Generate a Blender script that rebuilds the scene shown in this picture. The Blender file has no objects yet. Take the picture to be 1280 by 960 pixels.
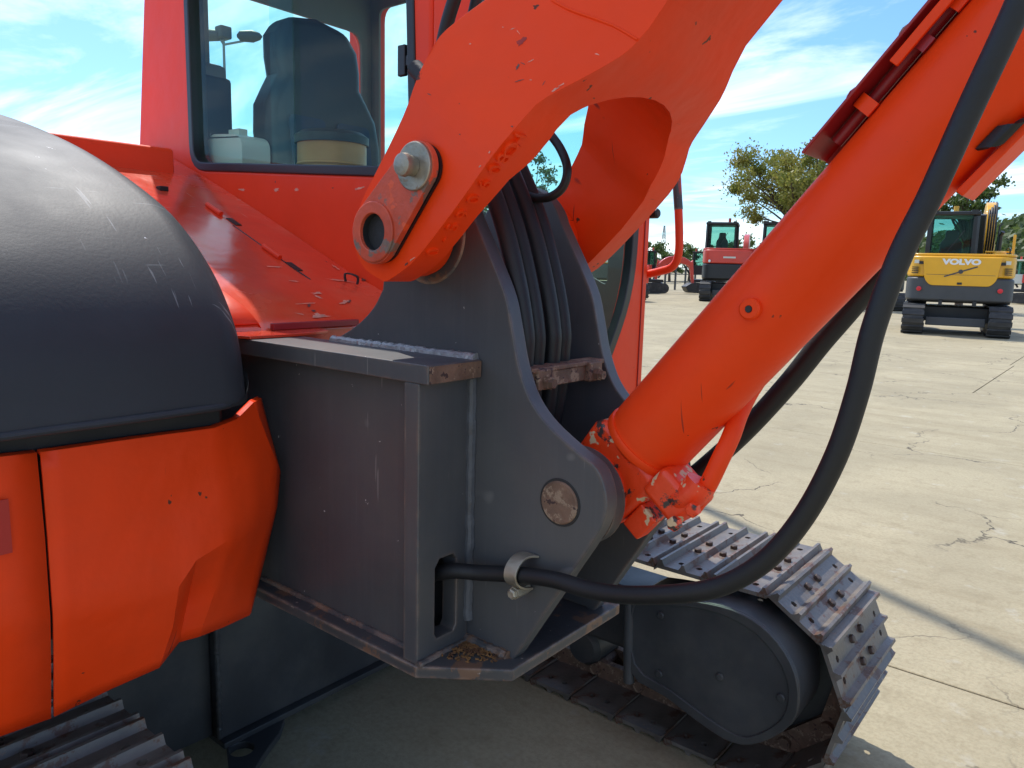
import bpy, bmesh, math, random
from mathutils import Vector, Matrix, noise as mnoise
random.seed(7)
R = math.radians
S = bpy.context.scene
COL = S.collection

# ------------------------------------------------------------------ camera
CAMH, YAW, PITCH, ROLL, FPX = 1.4, R(39), R(8.9), R(1.5), 960.0
Fv = Vector((-math.sin(YAW)*math.cos(PITCH), math.cos(YAW)*math.cos(PITCH), -math.sin(PITCH)))
R0 = Vector((math.cos(YAW), math.sin(YAW), 0)); U0 = R0.cross(Fv)
Rv = math.cos(ROLL)*R0 + math.sin(ROLL)*U0
Uv = math.cos(ROLL)*U0 - math.sin(ROLL)*R0
CAM = Vector((0, 0, CAMH))
cd = bpy.data.cameras.new('camera'); co = bpy.data.objects.new('camera', cd); COL.objects.link(co)
cd.sensor_width = 36; cd.lens = 36*FPX/1280; cd.clip_start = .02; cd.clip_end = 3000
co.matrix_world = Matrix(((Rv.x, Uv.x, -Fv.x, 0), (Rv.y, Uv.y, -Fv.y, 0), (Rv.z, Uv.z, -Fv.z, CAMH), (0, 0, 0, 1)))
S.camera = co

# ------------------------------------------------------------------ light
SUN_TO = Vector((-.891, .454, 0)).normalized()      # horizontal direction towards the sun
ELEV = R(56)
w = bpy.data.worlds.new('World'); S.world = w; w.use_nodes = True
nt = w.node_tree; N = nt.nodes; L = nt.links; N.clear()
out = N.new('ShaderNodeOutputWorld'); bg = N.new('ShaderNodeBackground'); bg.inputs[1].default_value = .11
sky = N.new('ShaderNodeTexSky'); sky.sky_type = 'NISHITA'; sky.sun_disc = False
sky.sun_elevation = ELEV; sky.sun_rotation = math.atan2(SUN_TO.x, SUN_TO.y)
sky.air_density = 1.0; sky.dust_density = .7; sky.ozone_density = 2.2
tc = N.new('ShaderNodeTexCoord'); sep = N.new('ShaderNodeSeparateXYZ'); L.new(tc.outputs['Generated'], sep.inputs[0])
def wm(op, a, b=None, c=None):
    n = N.new('ShaderNodeMath'); n.operation = op
    for i, v in enumerate((a, b, c)):
        if v is None: continue
        if isinstance(v, (int, float)): n.inputs[i].default_value = v
        else: L.new(v, n.inputs[i])
    return n.outputs[0]
den = wm('ADD', wm('MAXIMUM', sep.outputs[2], 0.0), .12)
cmb = N.new('ShaderNodeCombineXYZ')
L.new(wm('DIVIDE', sep.outputs[0], den), cmb.inputs[0]); L.new(wm('DIVIDE', sep.outputs[1], den), cmb.inputs[1])
mp = N.new('ShaderNodeMapping'); mp.inputs['Rotation'].default_value = (0, 0, R(52)); mp.inputs['Scale'].default_value = (.55, 1.5, 1); mp.inputs['Location'].default_value = (3.1, 1.7, 0)
L.new(cmb.outputs[0], mp.inputs[0])
nz = N.new('ShaderNodeTexNoise'); nz.inputs['Scale'].default_value = 1.1; nz.inputs['Detail'].default_value = 9
nz.inputs['Roughness'].default_value = .62; nz.inputs['Distortion'].default_value = .7; L.new(mp.outputs[0], nz.inputs['Vector'])
nz2 = N.new('ShaderNodeTexNoise'); nz2.inputs['Scale'].default_value = .45; nz2.inputs['Detail'].default_value = 3; L.new(cmb.outputs[0], nz2.inputs['Vector'])
cl = N.new('ShaderNodeMapRange'); cl.inputs['From Min'].default_value = .44; cl.inputs['From Max'].default_value = .90
L.new(wm('ADD', nz.outputs[0], wm('MULTIPLY', wm('SUBTRACT', nz2.outputs[0], .5), .55)), cl.inputs[0])
pw = wm('POWER', cl.outputs[0], 1.15)
mixs = N.new('ShaderNodeMix'); mixs.data_type = 'RGBA'
L.new(wm('MULTIPLY', pw, .85), mixs.inputs['Factor']); 
tint = N.new('ShaderNodeMix'); tint.data_type = 'RGBA'; tint.blend_type = 'MULTIPLY'; tint.inputs['Factor'].default_value = 1; tint.inputs['B'].default_value = (.50, .71, .92, 1)
L.new(sky.outputs[0], tint.inputs['A']); L.new(tint.outputs['Result'], mixs.inputs['A'])
mixs.inputs['B'].default_value = (11.5, 11.2, 10.7, 1)
L.new(mixs.outputs['Result'], bg.inputs[0]); L.new(bg.outputs[0], out.inputs[0])
sd = bpy.data.lights.new('sun', 'SUN'); sd.energy = 2.05; sd.angle = R(.53); sd.color = (1, .955, .88)
so = bpy.data.objects.new('sun', sd); COL.objects.link(so)
sdir = Vector((SUN_TO.x*math.cos(ELEV), SUN_TO.y*math.cos(ELEV), math.sin(ELEV)))
so.rotation_euler = (-sdir).to_track_quat('-Z', 'Y').to_euler(); so.location = (0, 0, 30)
S.view_settings.view_transform = 'Standard'; S.view_settings.look = 'None'; S.view_settings.gamma = 1
S.view_settings.use_curve_mapping = False; S.view_settings.exposure = 1.1
S.render.resolution_x, S.render.resolution_y = 1024, 768

# ------------------------------------------------------------------ helpers
def Q(px, py, X=None, Y=None, Z=None):
    d = Fv + (px-640)/FPX*Rv - (py-480)/FPX*Uv
    t = X/d.x if X is not None else (Y/d.y if Y is not None else (Z-CAMH)/d.z)
    return CAM + t*d
def QY(pts, Y): return [Q(x, y, Y=Y) for x, y in pts]
def spline(pts, n=6, closed=False):
    pts = [Vector(p) for p in pts]; o = []; m = len(pts)
    for i in range(m if closed else m-1):
        if closed: p0, p1, p2, p3 = (pts[(i+k-1) % m] for k in range(4))
        else: p0, p1, p2, p3 = pts[max(i-1, 0)], pts[i], pts[i+1], pts[min(i+2, m-1)]
        for j in range(n):
            t = j/n
            o.append(.5*((2*p1) + (p2-p0)*t + (2*p0-5*p1+4*p2-p3)*t*t + (3*p1-p0-3*p2+p3)*t**3))
    if not closed: o.append(pts[-1])
    return o
class MB:
    def __init__(s): s.v = []; s.f = []
    def add(s, v, f):
        b = len(s.v); s.v += [Vector(p) for p in v]; s.f += [tuple(i+b for i in q) for q in f]; return s
    def box(s, c, d, M=None):
        c = Vector(c); p = []
        for x in (-.5, .5):
            for y in (-.5, .5):
                for z in (-.5, .5):
                    q = Vector((x*d[0], y*d[1], z*d[2])); p.append(c + (M @ q if M else q))
        return s.add(p, [(0, 1, 3, 2), (4, 6, 7, 5), (0, 4, 5, 1), (2, 3, 7, 6), (0, 2, 6, 4), (1, 5, 7, 3)])
    def bb(s, a, b):
        a, b = Vector(a), Vector(b); return s.box((a+b)/2, b-a)
    def bar(s, a, b, w, h, up=(0, 0, 1)):
        a, b = Vector(a), Vector(b); z = (b-a); l = z.length; z.normalize(); x = Vector(up).cross(z)
        if x.length < 1e-4: x = Vector((1, 0, 0))
        x.normalize(); y = z.cross(x)
        return s.box((a+b)/2, (w, h, l), Matrix((x, y, z)).transposed())
    def prism(s, poly, vec):
        n = len(poly); vec = Vector(vec); a = [Vector(p) for p in poly]
        return s.add(a + [p+vec for p in a], [tuple(range(n)), tuple(range(2*n-1, n-1, -1))] + [(i, (i+1) % n, n+(i+1) % n, n+i) for i in range(n)])
    def tube(s, pts, r, seg=14, cap=True):
        pts = [Vector(p) for p in pts]; n = len(pts); V = []; Fc = []
        up = None
        for i, p in enumerate(pts):
            t = (pts[min(i+1, n-1)] - pts[max(i-1, 0)]).normalized()
            if up is None:
                up = Vector((0, 0, 1)) if abs(t.z) < .9 else Vector((0, 1, 0))
            x = up.cross(t).normalized(); up = t.cross(x).normalized()
            rr = r[i] if isinstance(r, (list, tuple)) else r
            for k in range(seg):
                a = 2*math.pi*k/seg; V.append(p + (x*math.cos(a) + up*math.sin(a))*rr)
        for i in range(n-1):
            for k in range(seg):
                Fc.append((i*seg+k, i*seg+(k+1) % seg, (i+1)*seg+(k+1) % seg, (i+1)*seg+k))
        if cap: Fc += [tuple(range(seg-1, -1, -1)), tuple((n-1)*seg+k for k in range(seg))]
        return s.add(V, Fc)
    def cyl(s, a, b, r, seg=32, r2=None): return s.tube([a, b], [r, r if r2 is None else r2], seg)
    def lathe(s, o, ax, prof, seg=40):
        o, ax = Vector(o), Vector(ax).normalized(); return s.tube2(o, ax, prof, seg)
    def tube2(s, o, ax, prof, seg):
        x = ax.orthogonal().normalized(); y = ax.cross(x); V = []; Fc = []; n = len(prof)
        for h, r in prof:
            for k in range(seg):
                a = 2*math.pi*k/seg; V.append(o + ax*h + (x*math.cos(a)+y*math.sin(a))*max(r, 1e-4))
        for i in range(n-1):
            for k in range(seg): Fc.append((i*seg+k, i*seg+(k+1) % seg, (i+1)*seg+(k+1) % seg, (i+1)*seg+k))
        Fc += [tuple(range(seg-1, -1, -1)), tuple((n-1)*seg+k for k in range(seg))]
        return s.add(V, Fc)
    def mesh(s, name, sharp=32, smooth=True):
        me = bpy.data.meshes.new(name); me.from_pydata([tuple(v) for v in s.v], [], s.f)
        b = bmesh.new(); b.from_mesh(me); bmesh.ops.recalc_face_normals(b, faces=b.faces); b.to_mesh(me); b.free()
        if smooth:
            me.shade_smooth(); me.set_sharp_from_angle(angle=R(sharp))
        return me
def holes_plate(outer, holes, vec):
    """flat polygon with holes, thickened along vec -> mesh builder"""
    b = bmesh.new(); E = []
    for lp in [outer]+holes:
        vs = [b.verts.new(p) for p in lp]; E += [b.edges.new((vs[i], vs[(i+1) % len(vs)])) for i in range(len(vs))]
    bmesh.ops.triangle_fill(b, edges=E, use_beauty=True, use_dissolve=False)
    r = bmesh.ops.extrude_face_region(b, geom=b.faces[:])
    bmesh.ops.translate(b, verts=[g for g in r['geom'] if isinstance(g, bmesh.types.BMVert)], vec=Vector(vec))
    b.verts.ensure_lookup_table(); b.verts.index_update(); m = MB()
    m.v = [v.co.copy() for v in b.verts]; m.f = [tuple(v.index for v in f.verts) for f in b.faces]; b.free(); return m
def thing(name, loc, label, cat, group=None, rotz=0, scale=1):
    o = bpy.data.objects.new(name, None); COL.objects.link(o); o.location = loc; o.rotation_euler = (0, 0, rotz)
    o.scale = (scale,)*3; o.empty_display_size = .1; tag(o, label, cat, group); return o
def tag(o, label=None, cat=None, group=None, kind=None):
    if label: o['label'] = label
    if cat: o['category'] = cat
    if group: o['group'] = group
    if kind: o['kind'] = kind
    return o
def part(name, m, mat, parent=None, bevel=0, seg=2, sharp=32, world=True, label=None, smooth=True):
    me = m if isinstance(m, bpy.types.Mesh) else m.mesh(name, sharp, smooth)
    if not me.materials: me.materials.append(mat)
    o = bpy.data.objects.new(name, me); COL.objects.link(o)
    if parent is not None:
        o.parent = parent
        if world and parent.type == 'EMPTY': o.matrix_parent_inverse = Matrix.Translation(-parent.location)
    if bevel:
        bm = o.modifiers.new('bevel', 'BEVEL'); bm.width = bevel; bm.segments = seg; bm.limit_method = 'ANGLE'; bm.angle_limit = R(38); bm.harden_normals = True
    if label: o['label'] = label
    return o
def boolean_diff(mb, cutters, name):
    """mesh of mb minus the cutters, with the modifier applied"""
    tmp = [bpy.data.objects.new('tmp', m.mesh('tmp', smooth=False)) for m in [mb]+cutters]
    for t in tmp: COL.objects.link(t)
    for c in tmp[1:]:
        b = tmp[0].modifiers.new('b', 'BOOLEAN'); b.object = c; b.operation = 'DIFFERENCE'; b.solver = 'EXACT'
    bpy.context.view_layer.update()
    dg = bpy.context.evaluated_depsgraph_get()
    me = bpy.data.meshes.new_from_object(tmp[0].evaluated_get(dg)); me.name = name
    for t in tmp: bpy.data.objects.remove(t)
    me.shade_smooth(); me.set_sharp_from_angle(angle=R(32)); return me

# ------------------------------------------------------------------ materials
def mat(name, col, rough=.5, metal=0, var=.12, vscale=3, bump=.0, bscale=60, coat=0, spec=.5,
        wear=None, wthr=.66, wscale=9, wear2=None, w2thr=.7, w2scale=40, streak=0, rvar=.1, dust=None, scratch=None, sthr=.70, edge=None, dent=0.):
    m = bpy.data.materials.new(name); m.use_nodes = True; nt = m.node_tree; n = nt.nodes; l = nt.links
    p = n['Principled BSDF']; p.inputs['Metallic'].default_value = metal
    p.inputs['Coat Weight'].default_value = coat; p.inputs['Coat Roughness'].default_value = .12
    p.inputs['Specular IOR Level'].default_value = spec
    tc = n.new('ShaderNodeTexCoord')
    def nz(scale, detail=5, rough=.55, vec=None):
        t = n.new('ShaderNodeTexNoise'); t.inputs['Scale'].default_value = scale; t.inputs['Detail'].default_value = detail
        t.inputs['Roughness'].default_value = rough; l.new(vec or tc.outputs['Object'], t.inputs['Vector']); return t.outputs[0]
    def rng(v, a, b, c=0, d=1):
        t = n.new('ShaderNodeMapRange'); t.inputs[1].default_value = a; t.inputs[2].default_value = b
        t.inputs[3].default_value = c; t.inputs[4].default_value = d; l.new(v, t.inputs[0]); return t.outputs[0]
    def mix(f, a, b):
        t = n.new('ShaderNodeMix'); t.data_type = 'RGBA'; l.new(f, t.inputs['Factor'])
        for k, v in (('A', a), ('B', b)):
            if isinstance(v, tuple): t.inputs[k].default_value = (*v, 1)
            else: l.new(v, t.inputs[k])
        return t.outputs['Result']
    base = nz(vscale)
    c = mix(rng(base, .3, .7), tuple(x*(1-var) for x in col), tuple(min(1, x*(1+var)) for x in col))
    ro = rng(base, .3, .7, max(.02, rough-rvar), rough+rvar)
    if streak:
        mp = n.new('ShaderNodeMapping'); mp.inputs['Scale'].default_value = (34, 34, 1.1); l.new(tc.outputs['Object'], mp.inputs[0])
        c = mix(rng(nz(3, 4, .5, mp.outputs[0]), .5, .8, 0, streak), c, tuple(x*1.9+.01 for x in col))
    if dust: c = mix(rng(nz(vscale*.8+.7, 6, .65), .46, .72, 0, dust[1]), c, dust[0])
    if wear: 
        f = rng(nz(wscale, 8, .68), wthr, wthr+.035); c = mix(f, c, wear)
    if wear2:
        f = rng(nz(w2scale, 3, .6), w2thr, w2thr+.02); c = mix(f, c, wear2)
    if scratch:
        for rot, sc in (((.4, .7, .3), (90, 5, 5)), ((1.2, -.5, .9), (5, 80, 6))):
            mp = n.new('ShaderNodeMapping'); mp.inputs['Rotation'].default_value = rot; mp.inputs['Scale'].default_value = sc; l.new(tc.outputs['Object'], mp.inputs[0])
            f = rng(nz(1.6, 2, .5, mp.outputs[0]), sthr, sthr+.03); g = rng(nz(2.3, 2, .5), .50, .60); mu = n.new('ShaderNodeMath'); mu.operation = 'MULTIPLY'; l.new(f, mu.inputs[0]); l.new(g, mu.inputs[1]); c = mix(mu.outputs[0], c, scratch)
    if edge:
        bv = n.new('ShaderNodeBevel'); bv.samples = 4; bv.inputs[0].default_value = .010; ge = n.new('ShaderNodeNewGeometry'); dt = n.new('ShaderNodeVectorMath'); dt.operation = 'DOT_PRODUCT'
        l.new(bv.outputs[0], dt.inputs[0]); l.new(ge.outputs['Normal'], dt.inputs[1]); e1 = rng(dt.outputs['Value'], .992, .93)
        mu = n.new('ShaderNodeMath'); mu.operation = 'MULTIPLY'; l.new(e1, mu.inputs[0]); l.new(rng(nz(22, 6, .7), .40, .62), mu.inputs[1]); c = mix(mu.outputs[0], c, edge)
    l.new(c, p.inputs['Base Color']); l.new(ro, p.inputs['Roughness'])
    if bump:
        b0 = n.new('ShaderNodeBump'); b0.inputs['Strength'].default_value = .5 if dent else 0; b0.inputs['Distance'].default_value = dent; l.new(nz(7, 3, .5), b0.inputs['Height'])
        b = n.new('ShaderNodeBump'); l.new(b0.outputs[0], b.inputs['Normal']); b.inputs['Strength'].default_value = bump; b.inputs['Distance'].default_value = .004
        l.new(nz(bscale, 4), b.inputs['Height']); l.new(b.outputs[0], p.inputs['Normal'])
    return m
ORANGE = mat('orange_paint', (.95, .058, .005), .45, var=.08, vscale=4, bump=.12, bscale=45, coat=.02, spec=.20, rvar=.14, dust=((.78, .060, .012), .5), wear=(.30, .05, .03), wthr=.72, wscale=13, wear2=(.12, .035, .02), w2thr=.715, w2scale=34, scratch=(.28, .03, .02), sthr=.73, dent=.012)
CHIPPED = mat('chipped_orange_paint', (.92, .058, .008), .42, var=.1, vscale=9, bump=.35, bscale=70, coat=.1, wear=(.05, .035, .03), wthr=.565, wscale=24, wear2=(.70, .48, .27), w2thr=.60, w2scale=26)
RED = mat('red_paint', (.86, .054, .012), .42, var=.10, vscale=2.5, bump=.04, bscale=70, coat=.03, spec=.22, wear2=(.10, .04, .035), w2thr=.76, w2scale=50, dent=.008)
BONNETM = mat('worn_red_paint', (.84, .060, .018), .24, var=.12, vscale=3, bump=.05, bscale=80, coat=.7, wear=(.66, .42, .36), wthr=.69, wscale=7, wear2=(.05, .035, .03), w2thr=.74, w2scale=22, dust=((.72, .26, .14), .45), scratch=(.8, .42, .30), sthr=.715, dent=.012)  # pale dust tint also paints in the cream sky sheen on the bonnet
DARKRED = mat('dark_red_paint', (.33, .018, .02), .4, var=.1, bump=.05, wear2=(.1, .03, .03), w2thr=.72)
GREY = mat('grey_plate_paint', (.066, .066, .069), .46, var=.16, vscale=2.2, bump=.06, bscale=90, coat=.05, streak=.13, dust=((.112, .102, .088), .55), wear2=(.55, .52, .48), w2thr=.74, w2scale=55, scratch=(.16, .15, .14), sthr=.71, edge=(.17, .12, .09), dent=.006)
GREYEDGE = mat('rusty_grey_plate', (.058, .056, .056), .5, var=.2, vscale=5, bump=.2, bscale=60, wear=(.16, .085, .05), wthr=.55, wscale=16, wear2=(.30, .24, .2), w2thr=.7, w2scale=60, edge=(.30, .19, .13))
RUST = mat('rusty_steel', (.17, .095, .06), .7, var=.35, vscale=30, bump=.5, bscale=120, wear=(.30, .20, .13), wthr=.55, wscale=40, wear2=(.06, .03, .025), w2thr=.62, w2scale=60)
RUSTY_YELLOW = mat('orange_rust', (.22, .10, .03), .9, var=.4, vscale=40, bump=.8, bscale=90, wear=(.12, .05, .02), wthr=.52, wscale=50)
WELD = mat('bare_weld', (.34, .325, .31), .42, metal=.5, var=.25, vscale=60, bump=.6, bscale=160)
GWELD = mat('painted_weld', (.085, .088, .095), .5, var=.2, vscale=30, bump=.4, bscale=120)
BLACKP = mat('black_plastic', (.028, .030, .035), .60, var=.25, vscale=3, spec=.4, bump=.08, bscale=150, wear2=(.55, .55, .55), w2thr=.745, w2scale=36, scratch=(.13, .135, .14), sthr=.69, dust=((.05, .053, .058), .4))
RUBBER = mat('black_rubber', (.009, .009, .010), .55, var=.2, vscale=8, bump=.12, bscale=140, wear2=(.4, .4, .4), w2thr=.785, w2scale=50)
GASKET = mat('window_gasket', (.012, .013, .015), .35, var=.1)
STEEL = mat('plated_steel', (.36, .32, .25), .45, metal=.7, var=.25, vscale=25, bump=.25, bscale=110, wear=(.30, .20, .13), wthr=.62, wscale=30)
PINPLATE = mat('worn_pin_plate', (.62, .085, .035), .5, var=.25, vscale=16, bump=.3, bscale=80, wear=(.20, .13, .10), wthr=.555, wscale=18, wear2=(.75, .10, .03), w2thr=.60, w2scale=24)
HOLE = mat('greasy_bore', (.02, .02, .02), .55, var=.3, bump=.5, bscale=40)
TRACK = mat('track_steel', (.175, .150, .128), .45, metal=.2, var=.35, vscale=9, bump=.3, bscale=70, rvar=.15, wear=(.14, .075, .05), wthr=.53, wscale=12, wear2=(.22, .15, .11), w2thr=.66, w2scale=40)
BOLTM = mat('rusty_bolt', (.085, .058, .045), .55, metal=.3, var=.3, vscale=20, bump=.3)
FRAME = mat('undercarriage_grey', (.050, .050, .051), .5, var=.25, vscale=4, bump=.1, bscale=60, dust=((.11, .102, .085), .6))
TRIM = mat('grey_cab_trim', (.16, .16, .155), .7, var=.08, bump=.05)
SEATM = mat('black_seat_vinyl', (.018, .02, .024), .5, var=.15, bump=.15, bscale=90)
SEATB = mat('blue_seat_fabric', (.018, .035, .075), .85, var=.2, vscale=30, bump=.3, bscale=300)
WHITEP = mat('white_plastic', (.62, .63, .56), .45, var=.06)
BROWN = mat('brown_tin', (.50, .22, .06), .45, var=.15, vscale=8)
BLUEG = mat('blue_grey_plastic', (.10, .14, .18), .5, var=.1)
BARK = mat('bark', (.075, .055, .042), .9, var=.3, vscale=8, bump=.6, bscale=20)
YELLOW = mat('yellow_paint', (.80, .40, .008), .38, var=.06, coat=.3)
DKGREY = mat('dark_grey_paint', (.055, .057, .06), .5, var=.15)
FARBLACK = mat('black_paint', (.014, .015, .017), .42, var=.15)
FARRED = mat('far_red_paint', (.62, .045, .025), .38, var=.07, coat=.3)
FARTRACK = mat('far_track_rubber', (.03, .03, .031), .6, var=.3, vscale=4, dust=((.11, .1, .085), .5))
REFL = mat('red_reflector', (.65, .02, .03), .3)
WHITE = mat('white_lettering', (.80, .80, .78), .5, var=.02)
POLE = mat('galvanised_pole', (.22, .23, .24), .5, metal=.3, var=.1)
def glass(name, tint, refl=.08):
    m = bpy.data.materials.new(name); m.use_nodes = True; n = m.node_tree.nodes; l = m.node_tree.links; n.clear()
    o = n.new('ShaderNodeOutputMaterial'); t = n.new('ShaderNodeBsdfTransparent'); t.inputs[0].default_value = (*tint, 1)
    g = n.new('ShaderNodeBsdfGlossy'); g.inputs['Roughness'].default_value = .02; g.inputs[0].default_value = (.95, 1, 1, 1)
    fr = n.new('ShaderNodeFresnel'); fr.inputs[0].default_value = 1.24
    mx = n.new('ShaderNodeMixShader'); ge = n.new('ShaderNodeNewGeometry'); iv = n.new('ShaderNodeMath'); iv.operation = 'SUBTRACT'; iv.inputs[0].default_value = 1; l.new(ge.outputs['Backfacing'], iv.inputs[1])
    ml = n.new('ShaderNodeMath'); ml.operation = 'MULTIPLY'; l.new(fr.outputs[0], ml.inputs[0]); l.new(iv.outputs[0], ml.inputs[1]); l.new(ml.outputs[0], mx.inputs[0]); l.new(t.outputs[0], mx.inputs[1]); l.new(g.outputs[0], mx.inputs[2])
    l.new(mx.outputs[0], o.inputs[0]); return m
GLASS = glass('green_glass', (.88, .965, .915))
FARGLASS = glass('far_glass', (.62, .80, .76))
def leafmat(name, a, b):
    m = bpy.data.materials.new(name); m.use_nodes = True; n = m.node_tree.nodes; l = m.node_tree.links
    p = n['Principled BSDF']; p.inputs['Roughness'].default_value = .55
    tc = n.new('ShaderNodeTexCoord'); t = n.new('ShaderNodeTexNoise'); t.inputs['Scale'].default_value = 1.3; t.inputs['Detail'].default_value = 6
    l.new(tc.outputs['Object'], t.inputs['Vector'])
    mr = n.new('ShaderNodeMapRange'); mr.inputs[1].default_value = .35; mr.inputs[2].default_value = .65; l.new(t.outputs[0], mr.inputs[0])
    x = n.new('ShaderNodeMix'); x.data_type = 'RGBA'; l.new(mr.outputs[0], x.inputs['Factor']); x.inputs['A'].default_value = (*a, 1); x.inputs['B'].default_value = (*b, 1)
    l.new(x.outputs['Result'], p.inputs['Base Color'])
    tr = n.new('ShaderNodeBsdfTranslucent'); l.new(x.outputs['Result'], tr.inputs[0]); ms = n.new('ShaderNodeMixShader'); ms.inputs[0].default_value = .42
    l.new(p.outputs[0], ms.inputs[1]); l.new(tr.outputs[0], ms.inputs[2]); l.new(ms.outputs[0], n['Material Output'].inputs[0]); return m
LEAF = leafmat('autumn_leaf', (.16, .20, .035), (.32, .28, .06))
LEAFG = leafmat('green_leaf', (.055, .10, .02), (.10, .14, .03))
LEAFH = leafmat('hill_leaf', (.075, .12, .03), (.13, .16, .05))

def concrete(name, col=(.41, .348, .222)):
    m = bpy.data.materials.new(name); m.use_nodes = True; nt = m.node_tree; n = nt.nodes; l = nt.links; p = n['Principled BSDF']
    geo = n.new('ShaderNodeNewGeometry'); pos = geo.outputs['Position']
    def nz(scale, d=6, r=.6, vec=pos, dist=0):
        t = n.new('ShaderNodeTexNoise'); t.inputs['Scale'].default_value = scale; t.inputs['Detail'].default_value = d
        t.inputs['Roughness'].default_value = r; t.inputs['Distortion'].default_value = dist; l.new(vec, t.inputs['Vector']); return t
    def rng(v, a, b, c=0., d=1.):
        t = n.new('ShaderNodeMapRange'); t.inputs[1].default_value = a; t.inputs[2].default_value = b; t.inputs[3].default_value = c; t.inputs[4].default_value = d
        l.new(v, t.inputs[0]); return t.outputs[0]
    def mix(f, a, b, bl='MIX'):
        t = n.new('ShaderNodeMix'); t.data_type = 'RGBA'; t.blend_type = bl
        if isinstance(f, float): t.inputs['Factor'].default_value = f
        else: l.new(f, t.inputs['Factor'])
        for k, v in (('A', a), ('B', b)):
            if isinstance(v, tuple): t.inputs[k].default_value = (*v, 1)
            else: l.new(v, t.inputs[k])
        return t.outputs['Result']
    def math_(op, a, b):
        t = n.new('ShaderNodeMath'); t.operation = op
        for i, v in enumerate((a, b)):
            if isinstance(v, float): t.inputs[i].default_value = v
            else: l.new(v, t.inputs[i])
        return t.outputs[0]
    info = n.new('ShaderNodeObjectInfo')
    c = mix(rng(nz(.7, 8, .62, dist=.6).outputs[0], .3, .7), tuple(x*.80 for x in col), tuple(x*1.16 for x in col))
    mp = n.new('ShaderNodeMapping'); mp.inputs['Rotation'].default_value = (0, 0, R(-24)); mp.inputs['Scale'].default_value = (.35, 2.6, 1); l.new(pos, mp.inputs[0])
    c = mix(rng(nz(1.5, 7, .65, mp.outputs[0], .4).outputs[0], .50, .76, 0., .6), c, (col[0]*.66, col[1]*.62, col[2]*.56))
    c = mix(rng(nz(9, 7, .7).outputs[0], .52, .74, 0., .55), c, (col[0]*.60, col[1]*.56, col[2]*.50))
    c = mix(rng(nz(60, 4, .7).outputs[0], .42, .75, 0., .5), c, (col[0]*.55, col[1]*.52, col[2]*.47))
    c = mix(rng(nz(5, 5, .6).outputs[0], .62, .78, 0., .55), c, (.55, .53, .47))
    # hairline cracks with a shape of their own
    d = nz(2.2, 5, .6); vm = n.new('ShaderNodeVectorMath'); vm.operation = 'MULTIPLY_ADD'; l.new(d.outputs['Color'], vm.inputs[0]); vm.inputs[1].default_value = (.55, .55, .55); l.new(pos, vm.inputs[2])
    vo = n.new('ShaderNodeTexVoronoi'); vo.feature = 'DISTANCE_TO_EDGE'; vo.inputs['Scale'].default_value = .85; l.new(vm.outputs[0], vo.inputs['Vector'])
    crack = math_('MULTIPLY', rng(vo.outputs[0], .0, .008, 1., 0.), rng(nz(.8, 3, .5).outputs[0], .46, .56))
    c = mix(crack, c, (.05, .042, .035))
    l.new(c, p.inputs['Base Color']); p.inputs['Roughness'].default_value = .85; p.inputs['Specular IOR Level'].default_value = .3
    b = n.new('ShaderNodeBump'); b.inputs['Strength'].default_value = .35; b.inputs['Distance'].default_value = .006
    l.new(math_('SUBTRACT', math_('ADD', nz(40, 6, .7).outputs[0], nz(160, 3, .6).outputs[0]), math_('MULTIPLY', crack, 2.)), b.inputs['Height']); l.new(b.outputs[0], p.inputs['Normal'])
    return m
CONC = concrete('concrete')

# ================================================================== SETTING
m = MB(); ring = [Vector((900*math.cos(a), 900*math.sin(a), -.03)) for a in [2*math.pi*k/48 for k in range(48)]]
m.add(ring, [tuple(range(48))]); ground = part('ground', m, CONC); tag(ground, 'pale dusty concrete yard reaching to the trees', None, None, 'structure')
rows = [-4.87, -.99] + [2.89+3.88*k for k in range(11)]
for j in range(len(rows)-1):
    off = .9 if j < 4 else -1.45-.06*(j-4)
    for i in range(-7, 4):
        x0 = off + 5.9*i; a = Vector((x0+.0035, rows[j]+.0035, -.12)); b = Vector((x0+5.8965, rows[j+1]-.0035, 0))
        m = MB(); n0 = 40 if j in (1, 2) and i in (-1,) else 0
        m.bb(a, b); o = part('slab', m, CONC, ground, bevel=.006, seg=1)

# ================================================================== EXCAVATOR
EX = thing('excavator', (-1.8, 1.26, 0), 'big red and orange excavator with grey boom mounting filling the foreground', 'excavator')
YC = 1.055                          # centre plane of the boom
Y0P, TP = .92, .03                  # outer face of the near mounting plate, its thickness
YFP = 1.16                          # near face of the far mounting plate
# ---- boom -----------------------------------------------------------------
AX = Vector((.62, 0, .785)).normalized(); PIN = Q(467, 288, Y=.80); PIN.y = 0
def tpar(p): return (p.x-PIN.x)*AX.x + (p.z-PIN.z)*AX.z
def yb(t):
    u = min(1, max(0, (t-.21)/.28)); return .80 + .13*u*u*(3-2*u)
def qb(px, py):
    y = .85
    for _ in range(30): p = Q(px, py, Y=y); y = yb(tpar(p))
    return Vector((p.x, 0, p.z))
up_px = [(606, 0), (575, 23), (550, 45), (532, 75), (510, 130), (490, 175), (470, 215), (452, 252), (443, 285), (445, 315), (458, 338), (480, 352)]
lo_px = [(486, 350), (505, 337), (524, 319), (565, 266), (610, 202), (640, 165), (670, 131), (695, 115), (722, 101), (775, 71), (797, 52), (835, 0)]
upc = spline([qb(*p) for p in up_px], 3); loc_ = spline([qb(*p) for p in lo_px[:-1]], 2) + [qb(*lo_px[-1])]
tail_lo, tail_up = [], []
pl, pu = loc_[-1].copy(), upc[0].copy(); ang = R(47)
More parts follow.
